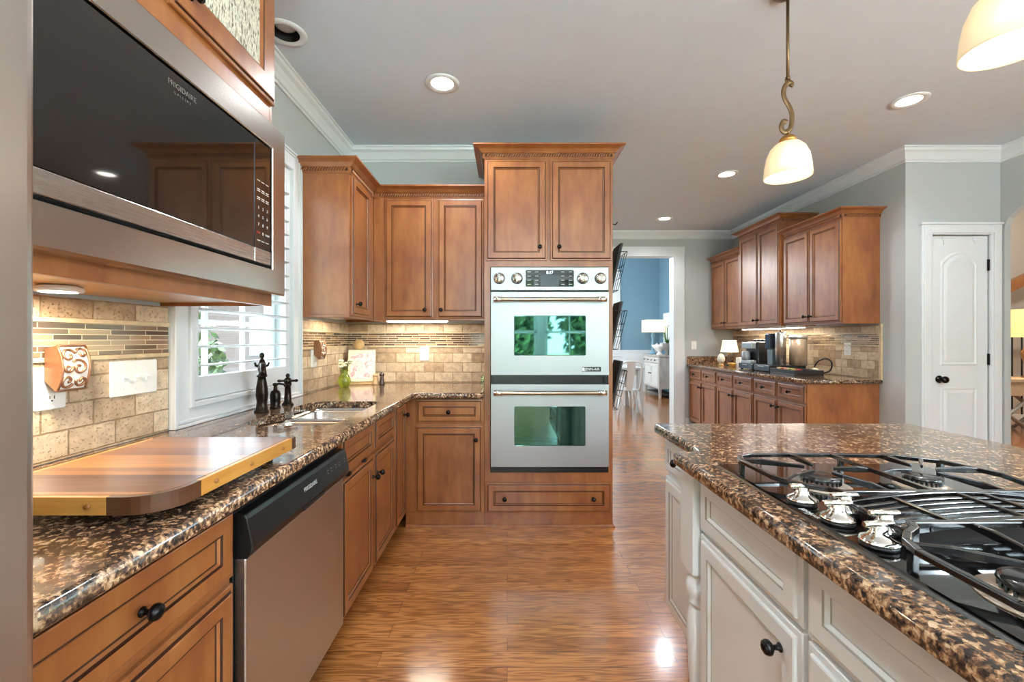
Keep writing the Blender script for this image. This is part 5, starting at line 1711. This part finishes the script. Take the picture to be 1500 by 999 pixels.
# grates
GT = 0.046     # top of the grates above the counter
def arc_bar(mb, pts, w=0.011, h=0.010):
    for a, b2 in zip(pts[:-1], pts[1:]):
        a, b2 = Vector(a), Vector(b2)
        d = (b2 - a).normalized() * w * 0.25
        mb.bar(a - d, b2 + d, w, h)
def grate(far):
    s = 1 if far else -1
    m = lambda x, y, z=GT: (Lx(x), s * Ly(y), z)
    mb = MB()
    outl = [(0.655, 0.852), (0.642, 0.872), (0.612, 0.892), (0.590, 0.915), (0.577, 0.948), (0.575, 1.07), (0.590, 1.108), (0.625, 1.126), (0.70, 1.13), (0.86, 1.128), (0.985, 1.118), (1.06, 1.07), (1.09, 0.96), (1.06, 0.852)]
    arc_bar(mb, [m(*p) for p in outl] + [m(*outl[0])])
    arc_bar(mb, [m(0.835, 1.128), m(0.835, 0.852)])
    for (bx, by, r) in ((0.72, 1.005, 0.04), (0.95, 1.0, 0.034)):
        st = [(bx + 0.01, 1.128), (bx + 0.03, 0.852), (0.588, 0.922) if bx < 0.8 else (0.835, by - 0.02), (0.835 if bx < 0.8 else 1.085, by), (0.582, 1.09) if bx < 0.8 else (1.03, 1.09)]
        for (px_, py_) in st:
            dx, dy = bx - px_, by - py_
            L = math.hypot(dx, dy)
            ex, ey = bx - dx / L * 0.030, by - dy / L * 0.030
            qx, qy = px_ + dx * 0.28, py_ + dy * 0.28
            # fingers rise from the rim and slope to the burner
            l0, l1, l2 = Vector(m(px_, py_, GT - 0.001)), Vector(m(qx, qy, GT + 0.004)), Vector(m(ex, ey, GT + 0.001))
            t = (l2 - l0); a = Vector((-t.y, t.x, 0)).normalized()
            loops = []
            for p, w, h in ((l0, 0.009, 0.010), (l1, 0.010, 0.015), (l2, 0.006, 0.008)):
                loops.append([p + a * w / 2 + Vector((0, 0, 0.004)), p - a * w / 2 + Vector((0, 0, 0.004)), p - a * w / 2 * 0.6 + Vector((0, 0, -h + 0.004)), p + a * w / 2 * 0.6 + Vector((0, 0, -h + 0.004))])
            mb.loft(loops)
    for x, y in ((0.582, 1.085), (1.06, 1.07), (0.648, 0.862), (1.06, 0.856), (0.86, 1.128)):
        mb.box(Lx(x) - 0.006, Lx(x) + 0.006, s * Ly(y) - 0.006, s * Ly(y) + 0.006, 0.0083, GT)
    return mb.build('grate', IRON, ckt, bevel=0.002)
grate(True); grate(False)
# downdraft grille: arched slats between the grates
mb = MB()
def zz(t): return 0.030 + 0.018 * math.sin(PI * t)
gx0, gx1, gy0, gy1 = 0.655, 1.07, -0.062, 0.062
for yy, w in ((gy0, 0.012), (gy1, 0.012)):
    arc_bar(mb, [(Lx(gx0 + (gx1 - gx0) * t / 12), yy, zz(t / 12)) for t in range(13)], w, 0.010)
for k in range(5):
    yy = gy0 + (gy1 - gy0) * (k + 1) / 6
    arc_bar(mb, [(Lx(gx0 + (gx1 - gx0) * t / 12), yy, zz(t / 12) - 0.004) for t in range(13)], 0.008, 0.010)
for t in (0, 0.2, 0.5, 0.62, 1.0):
    x = Lx(gx0 + (gx1 - gx0) * t)
    mb.bar((x, gy0 - 0.004, zz(t)), (x, gy1 + 0.004, zz(t)), 0.010, 0.008)
mb.box(Lx(gx0) - 0.004, Lx(gx0) + 0.004, gy0 - 0.004, gy1 + 0.004, 0.0083, 0.028); mb.box(Lx(gx1) - 0.004, Lx(gx1) + 0.004, gy0 - 0.004, gy1 + 0.004, 0.0083, 0.028)
mb.build('vent_grille', IRON, ckt, bevel=0.0015)
MB().box(Lx(0.665), Lx(1.06), gy0 + 0.004, gy1 - 0.004, 0.0083, 0.0095).build('vent_well', BLACKM, ckt)
for x, y, ro in ((0.606, 0.897, 0.05), (0.652, 0.845, 0.05), (0.607, 0.803, 0.0), (0.654, 0.757, 0.0), (0.606, 0.712, 0.1)):
    Mk = Matrix.Translation((Lx(x), Ly(y), 0.0083)) @ Matrix.Rotation(ro, 4, 'Z')
    kb = MB(Mk).lathe([(0.0005, 0), (0.026, 0), (0.0265, 0.006), (0.0005, 0.0065)], n=28).build('knob_base', BLACKP, ckt)
    mb = MB(Mk)
    mb.lathe([(0.0005, 0.0068), (0.0275, 0.0068), (0.0285, 0.010), (0.024, 0.014), (0.016, 0.018), (0.012, 0.024), (0.0115, 0.034), (0.0005, 0.035)], n=28)
    # grip bar across the top
    loops = []
    for t, w, hh in ((-0.027, 0.004, 0.005), (-0.022, 0.0065, 0.007), (0, 0.007, 0.007), (0.022, 0.0065, 0.007), (0.027, 0.004, 0.005)):
        loops.append([(t, w * math.cos(2 * PI * k / 12), 0.036 + hh * 0.75 * math.sin(2 * PI * k / 12)) for k in range(12)])
    mb.loft(loops, smooth=True)
    mb.build('burner_knob', CHROME, kb)

# ------------------------------------------------------------------ pendants over the island
ANT = plain('antique_bronze', c(120, 92, 62), 0.35, 0.7, noise=0.4, nscale=60)
ALAB = plain('alabaster_glass', c(244, 226, 186), 0.35, emit=(1.0, 0.84, 0.56, 1), estr=0.13, noise=0.1)
ALAB.node_tree.nodes['Principled BSDF'].inputs['Transmission Weight'].default_value = 0.25
def pendant(x, y, label):
    o = empty('pendant_light', (x, y, ZC), label, 'pendant lamp', 'pendant lights over the island')
    zr = 1.938 - ZC       # rim
    MB().lathe([(0.0005, -0.001), (0.06, -0.001), (0.058, -0.012), (0.03, -0.026), (0.008, -0.03), (0.0005, -0.031)], n=24).build('canopy', ANT, o)
    MB().tube([(0, 0, -0.03), (0, 0, -0.380)], 0.0062, 10).build('rod', ANT, o)
    G = Matrix.Translation((0, 0, -0.068))
    G2 = Matrix.Translation((0, 0, -0.620)) @ Matrix.Scale(0.8, 4) @ Matrix.Translation((0, 0, 0.548))
    # S shaped scroll
    pts = [(0.012, 0, -0.352), (0.018, 0, -0.340), (0.006, 0, -0.334), (-0.008, 0, -0.346), (-0.018, 0, -0.372), (-0.014, 0, -0.405), (0.006, 0, -0.44), (0.018, 0, -0.475), (0.016, 0, -0.52), (0.004, 0, -0.545), (-0.018, 0, -0.55), (-0.028, 0, -0.53), (-0.018, 0, -0.505), (-0.004, 0, -0.508)]
    sm = []
    for i in range(len(pts) - 1):
        p0 = Vector(pts[max(i - 1, 0)]); p1 = Vector(pts[i]); p2 = Vector(pts[i + 1]); p3 = Vector(pts[min(i + 2, len(pts) - 1)])
        for q in range(4):
            t = q / 4
            sm.append(0.5 * ((2 * p1) + (-p0 + p2) * t + (2 * p0 - 5 * p1 + 4 * p2 - p3) * t * t + (-p0 + 3 * p1 - 3 * p2 + p3) * t ** 3))
    sm.append(Vector(pts[-1]))
    MB(G).tube(sm, 0.0072, 10, flat=(0.7, 1.5)).build('scroll_arm', ANT, o)
    mb = MB(G)
    ring = [(0.011 * math.cos(2 * PI * k / 20), 0, -0.327 + 0.012 * math.sin(2 * PI * k / 20)) for k in range(21)]
    mb.tube(ring, 0.0026, 8); mb.lathe([(0.0005, -0.325), (0.009, -0.322), (0.010, -0.312), (0.0005, -0.31)], n=14)
    mb.build('link_ring', ANT, o)
    MB(G2).lathe([(0.0005, -0.548), (0.008, -0.552), (0.010, -0.566), (0.028, -0.570), (0.040, -0.585), (0.042, -0.602), (0.0005, -0.604)], n=24).build('cap', plain('brass_cap', c(176, 128, 66), 0.35, 0.8), o)
    pr = [(0.036, -0.603), (0.060, -0.612), (0.085, -0.638), (0.102, -0.680), (0.111, -0.730), (0.116, -0.786), (0.1155, -0.792), (0.112, -0.792), (0.107, -0.730), (0.098, -0.682), (0.081, -0.642), (0.058, -0.617), (0.034, -0.608)]
    MB(G2).lathe(pr, n=36, cap=False).build('glass_shade', ALAB, o)
    MB(G2).lathe([(0.0005, -0.606), (0.014, -0.608), (0.016, -0.64), (0.028, -0.67), (0.030, -0.69), (0.022, -0.712), (0.0005, -0.72)], n=20).build('bulb', EMITC, o)
    light('pendant_bulb', 'POINT', (x, y, ZC - 0.775), (0, 0, 0), 0.9, (1, 0.86, 0.66), shadow_soft_size=0.05)
pendant(1.22, 1.9, 'pendant lamp with cream glass bell shade hanging farther along the island')
pendant(1.22, 1.058, 'nearer pendant lamp cut by the upper right picture edge')

# ------------------------------------------------------------------ recessed ceiling lights
CLAB = ['unlit recessed ceiling light with black baffle beside the microwave cabinet', 'lit recessed ceiling light above the sink aisle', 'lit recessed ceiling light just left of the hanging pendant', 'lit recessed ceiling light near the pantry door', 'farthest lit recessed ceiling light near the dining doorway']
BAFF = plain('white_baffle', c(236, 232, 224), 0.4)
CLENS = plain('can_lens', (1, 1, 1, 1), 0.5, emit=(1.0, 0.96, 0.90, 1), estr=7.0)
BULBOFF = plain('frosted_bulb', c(206, 204, 200), 0.25, coat=0.3)
for i, (x, y, onn) in enumerate(CANS):
    o = empty('recessed_light', (x, y, ZC), CLAB[i] if i < 5 else 'recessed ceiling light added out of view to brighten the room', 'ceiling light', 'recessed ceiling lights')
    MB().lathe([(0.068, -0.001), (0.102, -0.0012), (0.100, -0.005), (0.080, -0.009), (0.066, -0.004)], n=36, cap=False).build('trim_ring', WHITE, o)
    MB().lathe([(0.080, -0.002), (0.078, 0.11), (0.0005, 0.12)], n=28, cap=False).build('can', BLACKM if not onn else BAFF, o)
    if onn:
        MB().lathe([(0.0005, 0.004), (0.064, 0.006), (0.072, 0.016), (0.0005, 0.026)], n=28).build('lens', CLENS, o)
        light('can_lamp', 'SPOT', (x, y, ZC - 0.012), (0, 0, 0), CAN_W, (0.93, 0.97, 1.0), spot_size=math.radians(150), spot_blend=0.6, shadow_soft_size=0.075)
    else:
        MB().lathe([(0.0005, 0.016), (0.03, 0.019), (0.05, 0.032), (0.056, 0.05), (0.04, 0.075), (0.02, 0.11), (0.0005, 0.11)], n=24).build('bulb', BULBOFF, o)

GLOBEM = plain('globe_glow', (1, 1, 1, 1), 0.5, emit=(0.74, 0.91, 1.0, 1), estr=GLOBE_W * 1.5)
# ceiling-hung globes added unseen behind the viewpoint to brighten the kitchen
for x, y, lab in ((0.2, -1.9, 'added glowing globe left behind the viewpoint that brightens the kitchen'), (2.7, -1.2, 'added glowing globe right behind the viewpoint that brightens the kitchen')):
    o = empty('fill_globe', (x, y, ZC), lab, 'pendant lamp')
    MB().lathe([(0.0005, -0.001), (0.06, -0.001), (0.05, -0.02), (0.0005, -0.022)], n=20).build('canopy', ANT, o)
    MB().tube([(0, 0, -0.02), (0, 0, -0.72)], 0.006, 8).build('rod', ANT, o)
    MB().lathe([(0.0005, -0.70), (0.05, -0.70), (0.05, -0.73), (0.0005, -0.735)], n=20).build('cap', ANT, o)
    MB().lathe([(0.0005, -0.13)] + [(0.13 * math.cos(a), 0.13 * math.sin(a)) for a in [(-PI / 2 + PI * q / 14) for q in range(1, 14)]] + [(0.0005, 0.13)], (0, 0, -0.865), n=24).build('globe', GLOBEM, o)

# ------------------------------------------------------------------ dining room beyond the doorway
YD, XD, ZD = 10.4, 3.62, 3.5
struct(MB().box(-1.1, XD + 0.12, YD, YD + 0.12, 0, ZD), 'wall_dining_back', BLUE, 'blue dining room end wall')
struct(MB().box(XD, XD + 0.12, YF + 0.132, YD, 0, ZD), 'wall_dining_right', BLUE, 'blue dining room side wall')
struct(wall_with_hole('x', -1.0, -0.12, YF + 0.132, YD, 0, ZD, [(6.8, 9.8, 0.5, 2.9)]), 'wall_dining_left', BLUE)
struct(MB().box(-1.1, XD + 0.12, YF + 0.132, YD + 0.1, ZD, ZD + 0.06), 'ceiling_dining', WHITE)
struct(MB().box(-1.0, 0.72, YF + 0.001, YF + 0.131, 0, ZD), 'wall_dining_front', BLUE)
struct(MB().box(0.72, XD, YF + 0.002, YF + 0.131, 3.001, ZD), 'wall_dining_header', BLUE)
mb = MB().box(-1.0, XD, YD - 0.02, YD - 0.0005, 0, 0.96).box(-1.0, XD, YD - 0.035, YD - 0.02, 0.94, 0.985).box(-1.0, XD, YD - 0.034, YD - 0.02, 0, 0.15)
x = -0.9
while x < XD - 0.3:
    for (a0, a1, b0, b1) in ((x, x + 0.5, 0.25, 0.27), (x, x + 0.5, 0.80, 0.82), (x, x + 0.02, 0.27, 0.80), (x + 0.48, x + 0.5, 0.27, 0.80)):
        mb.box(a0, a1, YD - 0.03, YD - 0.0195, b0, b1)
    x += 0.62
struct(mb, 'trim_11', WHITE, 'white panelled wainscot in the dining room')
# arched white window on the blue wall
mb = MB()
P = [(1.9, 0.99), (2.68, 0.99), (2.68, 2.72)] + [(2.29 + 0.39 * math.cos(PI * k / 14), 2.72 + 0.42 * math.sin(PI * k / 14)) for k in range(1, 14)] + [(1.9, 2.72)]
mb.loft([[(x, YD - 0.0005, z) for x, z in P], [(x, YD - 0.04, z) for x, z in P]])
wd = struct(mb, 'window_5', WHITE, 'white arched shutter window on the blue dining wall')
# shutter panel on side wall
mb = MB().box(XD - 0.05, XD - 0.0005, 7.6, 10.0, 0.99, 1.83)
for k in range(6):
    mb.box(XD - 0.056, XD - 0.05, 7.64 + k * 0.395, 7.98 + k * 0.395, 1.05, 1.78)
struct(mb, 'window_6', WHITE, 'white shutters on the blue dining side wall')

SB = wood('weathered_grey_wood', c(150, 140, 132), c(176, 166, 156), c(196, 188, 178), (10, 10, 1.4), 0.6, 0.0)
SBW = plain('whitewashed_front', c(206, 204, 198), 0.6, noise=0.2, nscale=30)
sb = empty('sideboard', (3.19, 10.16, 0), 'weathered grey sideboard against the dining room side wall', 'sideboard', None, -R90)
w, d = 0.98, 0.40
MB().box(0.0, w, 0.0, d, 0.19, 0.87).build('body', SB, sb, bevel=0.004)
MB().box(-0.02, w + 0.02, -0.02, d, 0.871, 0.90).build('top', SB, sb, bevel=0.004)
for k in range(4):
    dd = panel(0.03 + k * 0.23, 0.25 + k * 0.23, 0.73, 0.85, WPROF).build('drawer', [SBW, CREAMG], sb); knob(dd, 0.14 + k * 0.23, 0.79)
for k in range(2):
    dd = panel(0.03 + k * 0.46, 0.48 + k * 0.46, 0.22, 0.71, WPROF).build('door', [SBW, CREAMG], sb); knob(dd, 0.45 + k * 0.09, 0.5)
for x in (0.03, w - 0.03):
    for y in (0.03, d - 0.03):
        MB().loft([[(x - 0.028, y - 0.028, 0.1895), (x + 0.028, y - 0.028, 0.1895), (x + 0.028, y + 0.028, 0.1895), (x - 0.028, y + 0.028, 0.1895)], [(x - 0.018, y - 0.018, 0), (x + 0.018, y - 0.018, 0), (x + 0.018, y + 0.018, 0), (x - 0.018, y + 0.018, 0)]]).build('leg', SB, sb)
MB().box(0.06, w - 0.06, 0.05, d - 0.05, 0.06, 0.085).build('stretcher_shelf', plain('dark_stretcher', c(74, 70, 66), 0.6), sb)
lp2 = empty('table_lamp', (3.33, 9.98, 0.9), 'blue-grey table lamp with cream drum shade on the sideboard', 'lamp')
MB().lathe([(0.0005, 0), (0.09, 0), (0.09, 0.02), (0.05, 0.05), (0.03, 0.12), (0.045, 0.22), (0.028, 0.34), (0.05, 0.44), (0.02, 0.48), (0.01, 0.5), (0.0005, 0.56)], n=20).build('base', plain('blue_grey_wash', c(120, 156, 176), 0.5, noise=0.3, nscale=30), lp2)
MB().box(-0.2, 0.2, -0.2, 0.2, 0.50, 0.78).build('shade', SHADE, lp2, bevel=0.006)
bw_ = empty('footed_bowl', (3.36, 9.63, 0.9), 'white ruffled footed bowl on the dining sideboard', 'bowl')
MB().lathe([(0.0005, 0), (0.08, 0), (0.075, 0.02), (0.04, 0.05), (0.04, 0.07), (0.10, 0.11), (0.16, 0.18), (0.17, 0.22), (0.155, 0.22), (0.09, 0.13), (0.0005, 0.10)], n=24).build('bowl', PLAST, bw_)
MB().lathe([(0.0005, 0.17), (0.05, 0.20), (0.0005, 0.27)], (0.06, 0, 0), n=12).lathe([(0.0005, 0.17), (0.06, 0.20), (0.0005, 0.26)], (-0.05, 0.03, 0), n=12).lathe([(0.0005, 0.17), (0.05, 0.20), (0.0005, 0.27)], (0.0, -0.07, 0), n=12).build('shell_filling', plain('shell_white', c(236, 232, 222), 0.6, noise=0.3, nscale=30), bw_)
pl_ = empty('potted_flower', (3.42, 9.33, 0.9), 'white flowering plant in a grey urn on the sideboard', 'plant')
MB().lathe([(0.0005, 0), (0.06, 0), (0.055, 0.02), (0.03, 0.05), (0.06, 0.09), (0.095, 0.18), (0.10, 0.26), (0.085, 0.26), (0.0005, 0.24)], n=22).build('urn', plain('grey_urn', c(128, 122, 114), 0.7, noise=0.4, nscale=30), pl_)
mb = MB()
rnd = random.Random(5)
for k in range(12):
    a = rnd.uniform(0, 2 * PI); L = rnd.uniform(0.12, 0.24); h = rnd.uniform(0.30, 0.52)
    mb.tube([(0, 0, 0.24), (L * 0.5 * math.cos(a), L * 0.5 * math.sin(a), h), (L * math.cos(a), L * math.sin(a), h - 0.02)], [0.012, 0.018, 0.002], 6, flat=(1, 0.25))
mb.tube([(0, 0, 0.24), (0.0, 0.0, 0.62)], 0.01, 6)
mb.build('leaves', plain('plant_green', c(84, 128, 62), 0.5, noise=0.3), pl_)
mb = MB()
for k in range(16):
    a = rnd.uniform(0, 2 * PI); e = rnd.uniform(-0.3, 1.2)
    d_ = Vector((math.cos(a) * math.cos(e), math.sin(a) * math.cos(e), math.sin(e))) * 0.10
    p = Vector((0, 0, 0.64))
    mb.tube([p, p + d_ * 0.6, p + d_], [0.006, 0.035, 0.006], 6)
mb.build('flowers', plain('flower_white', c(246, 246, 232), 0.6), pl_)

tb = empty('dining_table', (1.45, 7.75, 0), 'white-washed dining table seen through the doorway', 'table')
TBM = plain('whitewashed_table', c(200, 198, 194), 0.5, noise=0.2, nscale=20)
MB().box(-0.85, 0.85, -0.45, 0.45, 0.73, 0.765).build('tabletop', TBM, tb, bevel=0.005)
MB().box(-0.78, 0.78, -0.38, -0.36, 0.63, 0.7295).box(-0.78, 0.78, 0.36, 0.38, 0.63, 0.7295).box(-0.78, -0.76, -0.36, 0.36, 0.63, 0.7295).box(0.76, 0.78, -0.36, 0.36, 0.63, 0.7295).build('apron', TBM, tb)
for x in (-0.78, 0.78):
    for y in (-0.39, 0.39):
        MB().box(x - 0.045, x + 0.045, y - 0.045, y + 0.045, 0, 0.7295).build('leg', TBM, tb, bevel=0.004)
CHM = plain('white_metal_chair', c(222, 222, 220), 0.3, 0.3)
dc = empty('fill_chandelier', (1.3, 8.0, ZD), 'unseen ceiling fixture added to brighten the dining room', 'fill_chandelier')
MB().lathe([(0.0005, -0.001), (0.07, -0.001), (0.06, -0.03), (0.0005, -0.032)], n=18).build('canopy', ANT, dc)
MB().tube([(0, 0, -0.03), (0, 0, -1.0)], 0.01, 8).build('rod', ANT, dc)
for k in range(5):
    a = 2 * PI * k / 5
    ar = MB().tube([(0, 0, -1.0), (0.2 * math.cos(a), 0.2 * math.sin(a), -1.08), (0.32 * math.cos(a), 0.32 * math.sin(a), -0.98)], 0.009, 8).build('arm', ANT, dc)
    MB().lathe([(0.0005, -0.975), (0.02, -0.97), (0.02, -0.90), (0.0005, -0.88)], (0.32 * math.cos(a), 0.32 * math.sin(a), 0), n=12).build('candle', PLAST, ar)
light('dining_fill_light', 'POINT', (1.3, 8.0, ZD - 0.8), (0, 0, 0), 70, (0.95, 0.98, 1.0), shadow_soft_size=0.5)  # fill light of the unseen fixture added to brighten the dining room
def metal_chair(loc, rot, label):
    o = empty('metal_chair', loc, label, 'chair', 'white metal dining chairs', rot)
    MB().prism(rounded([(-0.18, -0.18), (0.18, -0.18), (0.16, 0.18), (-0.16, 0.18)], 0.05, 4), 0.44, 0.458).build('seat', CHM, o, bevel=0.004)
    for x, y, dx, dy in ((-0.15, -0.15, -0.06, -0.06), (0.15, -0.15, 0.06, -0.06), (-0.14, 0.15, -0.06, 0.08), (0.14, 0.15, 0.06, 0.08)):
        MB().tube([(x, y, 0.4395), (x + dx * 0.5, y + dy * 0.5, 0.22), (x + dx, y + dy, 0.0)], [0.026, 0.022, 0.014], 8).build('leg', CHM, o)
    mb = MB().tube([(-0.17, 0.165, 0.44), (-0.185, 0.21, 0.65), (-0.17, 0.255, 0.86), (-0.10, 0.27, 0.90), (0.10, 0.27, 0.90), (0.17, 0.255, 0.86), (0.185, 0.21, 0.65), (0.17, 0.165, 0.44)], 0.014, 8)
    mb.build('back_frame', CHM, o)
    MB().loft([[(-0.05, 0.172, 0.459), (0.05, 0.172, 0.459), (0.05, 0.178, 0.459), (-0.05, 0.178, 0.459)], [(-0.06, 0.218, 0.66), (0.06, 0.218, 0.66), (0.06, 0.224, 0.66), (-0.06, 0.224, 0.66)], [(-0.07, 0.262, 0.885), (0.07, 0.262, 0.885), (0.07, 0.268, 0.885), (-0.07, 0.268, 0.885)]]).build('back_splat', CHM, o)
    return o
ch1 = metal_chair((1.86, 6.93, 0), PI + 0.15, 'white metal chair on the near side of the dining table')
ch3 = copy_tree(ch1, (2.22, 8.55, 0), (0, 0, 0.1), 'white metal chair on the far side of the dining table')

# ------------------------------------------------------------------ stair hall beyond the arch
HW = plain('hall_wall_paint', c(196, 190, 180), 0.75, noise=0.05)
struct(MB().box(XA + 0.05, 9.2, 7.2, 7.3, 0, 3.6), 'wall_hall_back', HW, 'greige stair hall wall')
struct(MB().box(9.1, 9.2, 0.7, 7.2, 0, 3.6), 'wall_hall_right', HW)
struct(MB().box(XA + 0.12, 9.2, 0.7, 0.8, 0, 3.6), 'wall_hall_front', HW)
struct(MB().box(XA + 0.051, XA + 0.11, YP + 0.12, 7.2, 0, 3.6), 'wall_hall_left', HW)
struct(MB().box(4.31, 9.2, 0.7, 7.3, 3.6, 3.66), 'ceiling_hall', WHITE)
struct(MB().box(XA + 0.051, 4.31, 0.7, 7.3, 3.07, 3.66), 'ceiling_hall_drop', WHITE)
STW = wood('stair_oak', c(120, 74, 36), c(150, 98, 52), c(172, 118, 66))
rl = empty('stair_railing', (7.6, 6.75, 0), 'oak stair handrail with black balusters in the hall', 'railing')
MB().box(-0.9, 1.2, -0.04, 0.04, 0.0, 0.08).build('base_rail', WHITE, rl)
MB().bar((-0.9, 0, 1.55), (1.2, 0, 2.55), 0.07, 0.16).build('stringer_beam', STW, rl)
MB().bar((-0.9, 0, 1.15), (1.2, 0, 1.55), 0.06, 0.06).build('handrail', STW, rl)
for k in range(14):
    xx = -0.85 + k * 0.15
    MB().tube([(xx, 0, 0.08), (xx, 0, 1.15 + (xx + 0.9) * 0.19)], 0.010, 6).build('baluster', WIRE, rl)
TAN = plain('tan_limed_wood', c(190, 170, 140), 0.6, noise=0.2, nscale=20)
cs = empty('console_table', (6.95, 5.9, 0), 'tan console table with crossed grey legs in the hall', 'table')
MB().box(-0.75, 0.75, -0.22, 0.22, 0.68, 0.72).box(-0.72, 0.72, -0.2, 0.2, 0.50, 0.68).build('top', TAN, cs, bevel=0.004)
for yy in (-0.17, 0.17):
    for s in (-1, 1):
        mb = MB().tube([(-0.68 * 1, yy, 0.02 if s > 0 else 0.48), (-0.38, yy, 0.25), (-0.08, yy, 0.48 if s > 0 else 0.02)], 0.022, 8).tube([(0.08, yy, 0.02 if s > 0 else 0.48), (0.38, yy, 0.25), (0.68, yy, 0.48 if s > 0 else 0.02)], 0.022, 8)
        mb.build('crossed_leg', plain('grey_metal', c(150, 146, 140), 0.4, 0.4), cs)
for x in (-0.70, 0.70):
    MB().box(x - 0.025, x + 0.025, -0.19, 0.19, 0.0, 0.4995).build('leg', TAN, cs)
hl = empty('table_lamp', (7.09, 5.9, 0.72), 'lamp with glowing yellow drum shade on the hall console', 'lamp')
MB().lathe([(0.0005, 0), (0.1, 0), (0.1, 0.02), (0.05, 0.04), (0.08, 0.2), (0.11, 0.33), (0.05, 0.45), (0.015, 0.5), (0.015, 0.6), (0.0005, 0.6)], n=20).build('base', plain('amber_lamp_base', c(150, 120, 80), 0.3), hl)
MB().lathe([(0.27, 0.55), (0.25, 0.92), (0.248, 0.92), (0.268, 0.55)], n=32, cap=False).build('shade', plain('yellow_shade', c(226, 178, 80), 0.7, emit=(1, 0.72, 0.25, 1), estr=0.55), hl)
light('hall_lamp_bulb', 'POINT', (7.09, 5.9, 1.45), (0, 0, 0), 12, (1, 0.8, 0.5), shadow_soft_size=0.05)
light('hall_fill_light', 'POINT', (6.6, 4.6, 3.3), (0, 0, 0), 70, (1, 0.95, 0.88), shadow_soft_size=0.15)  # added fill light without a fixture, brightens the hall
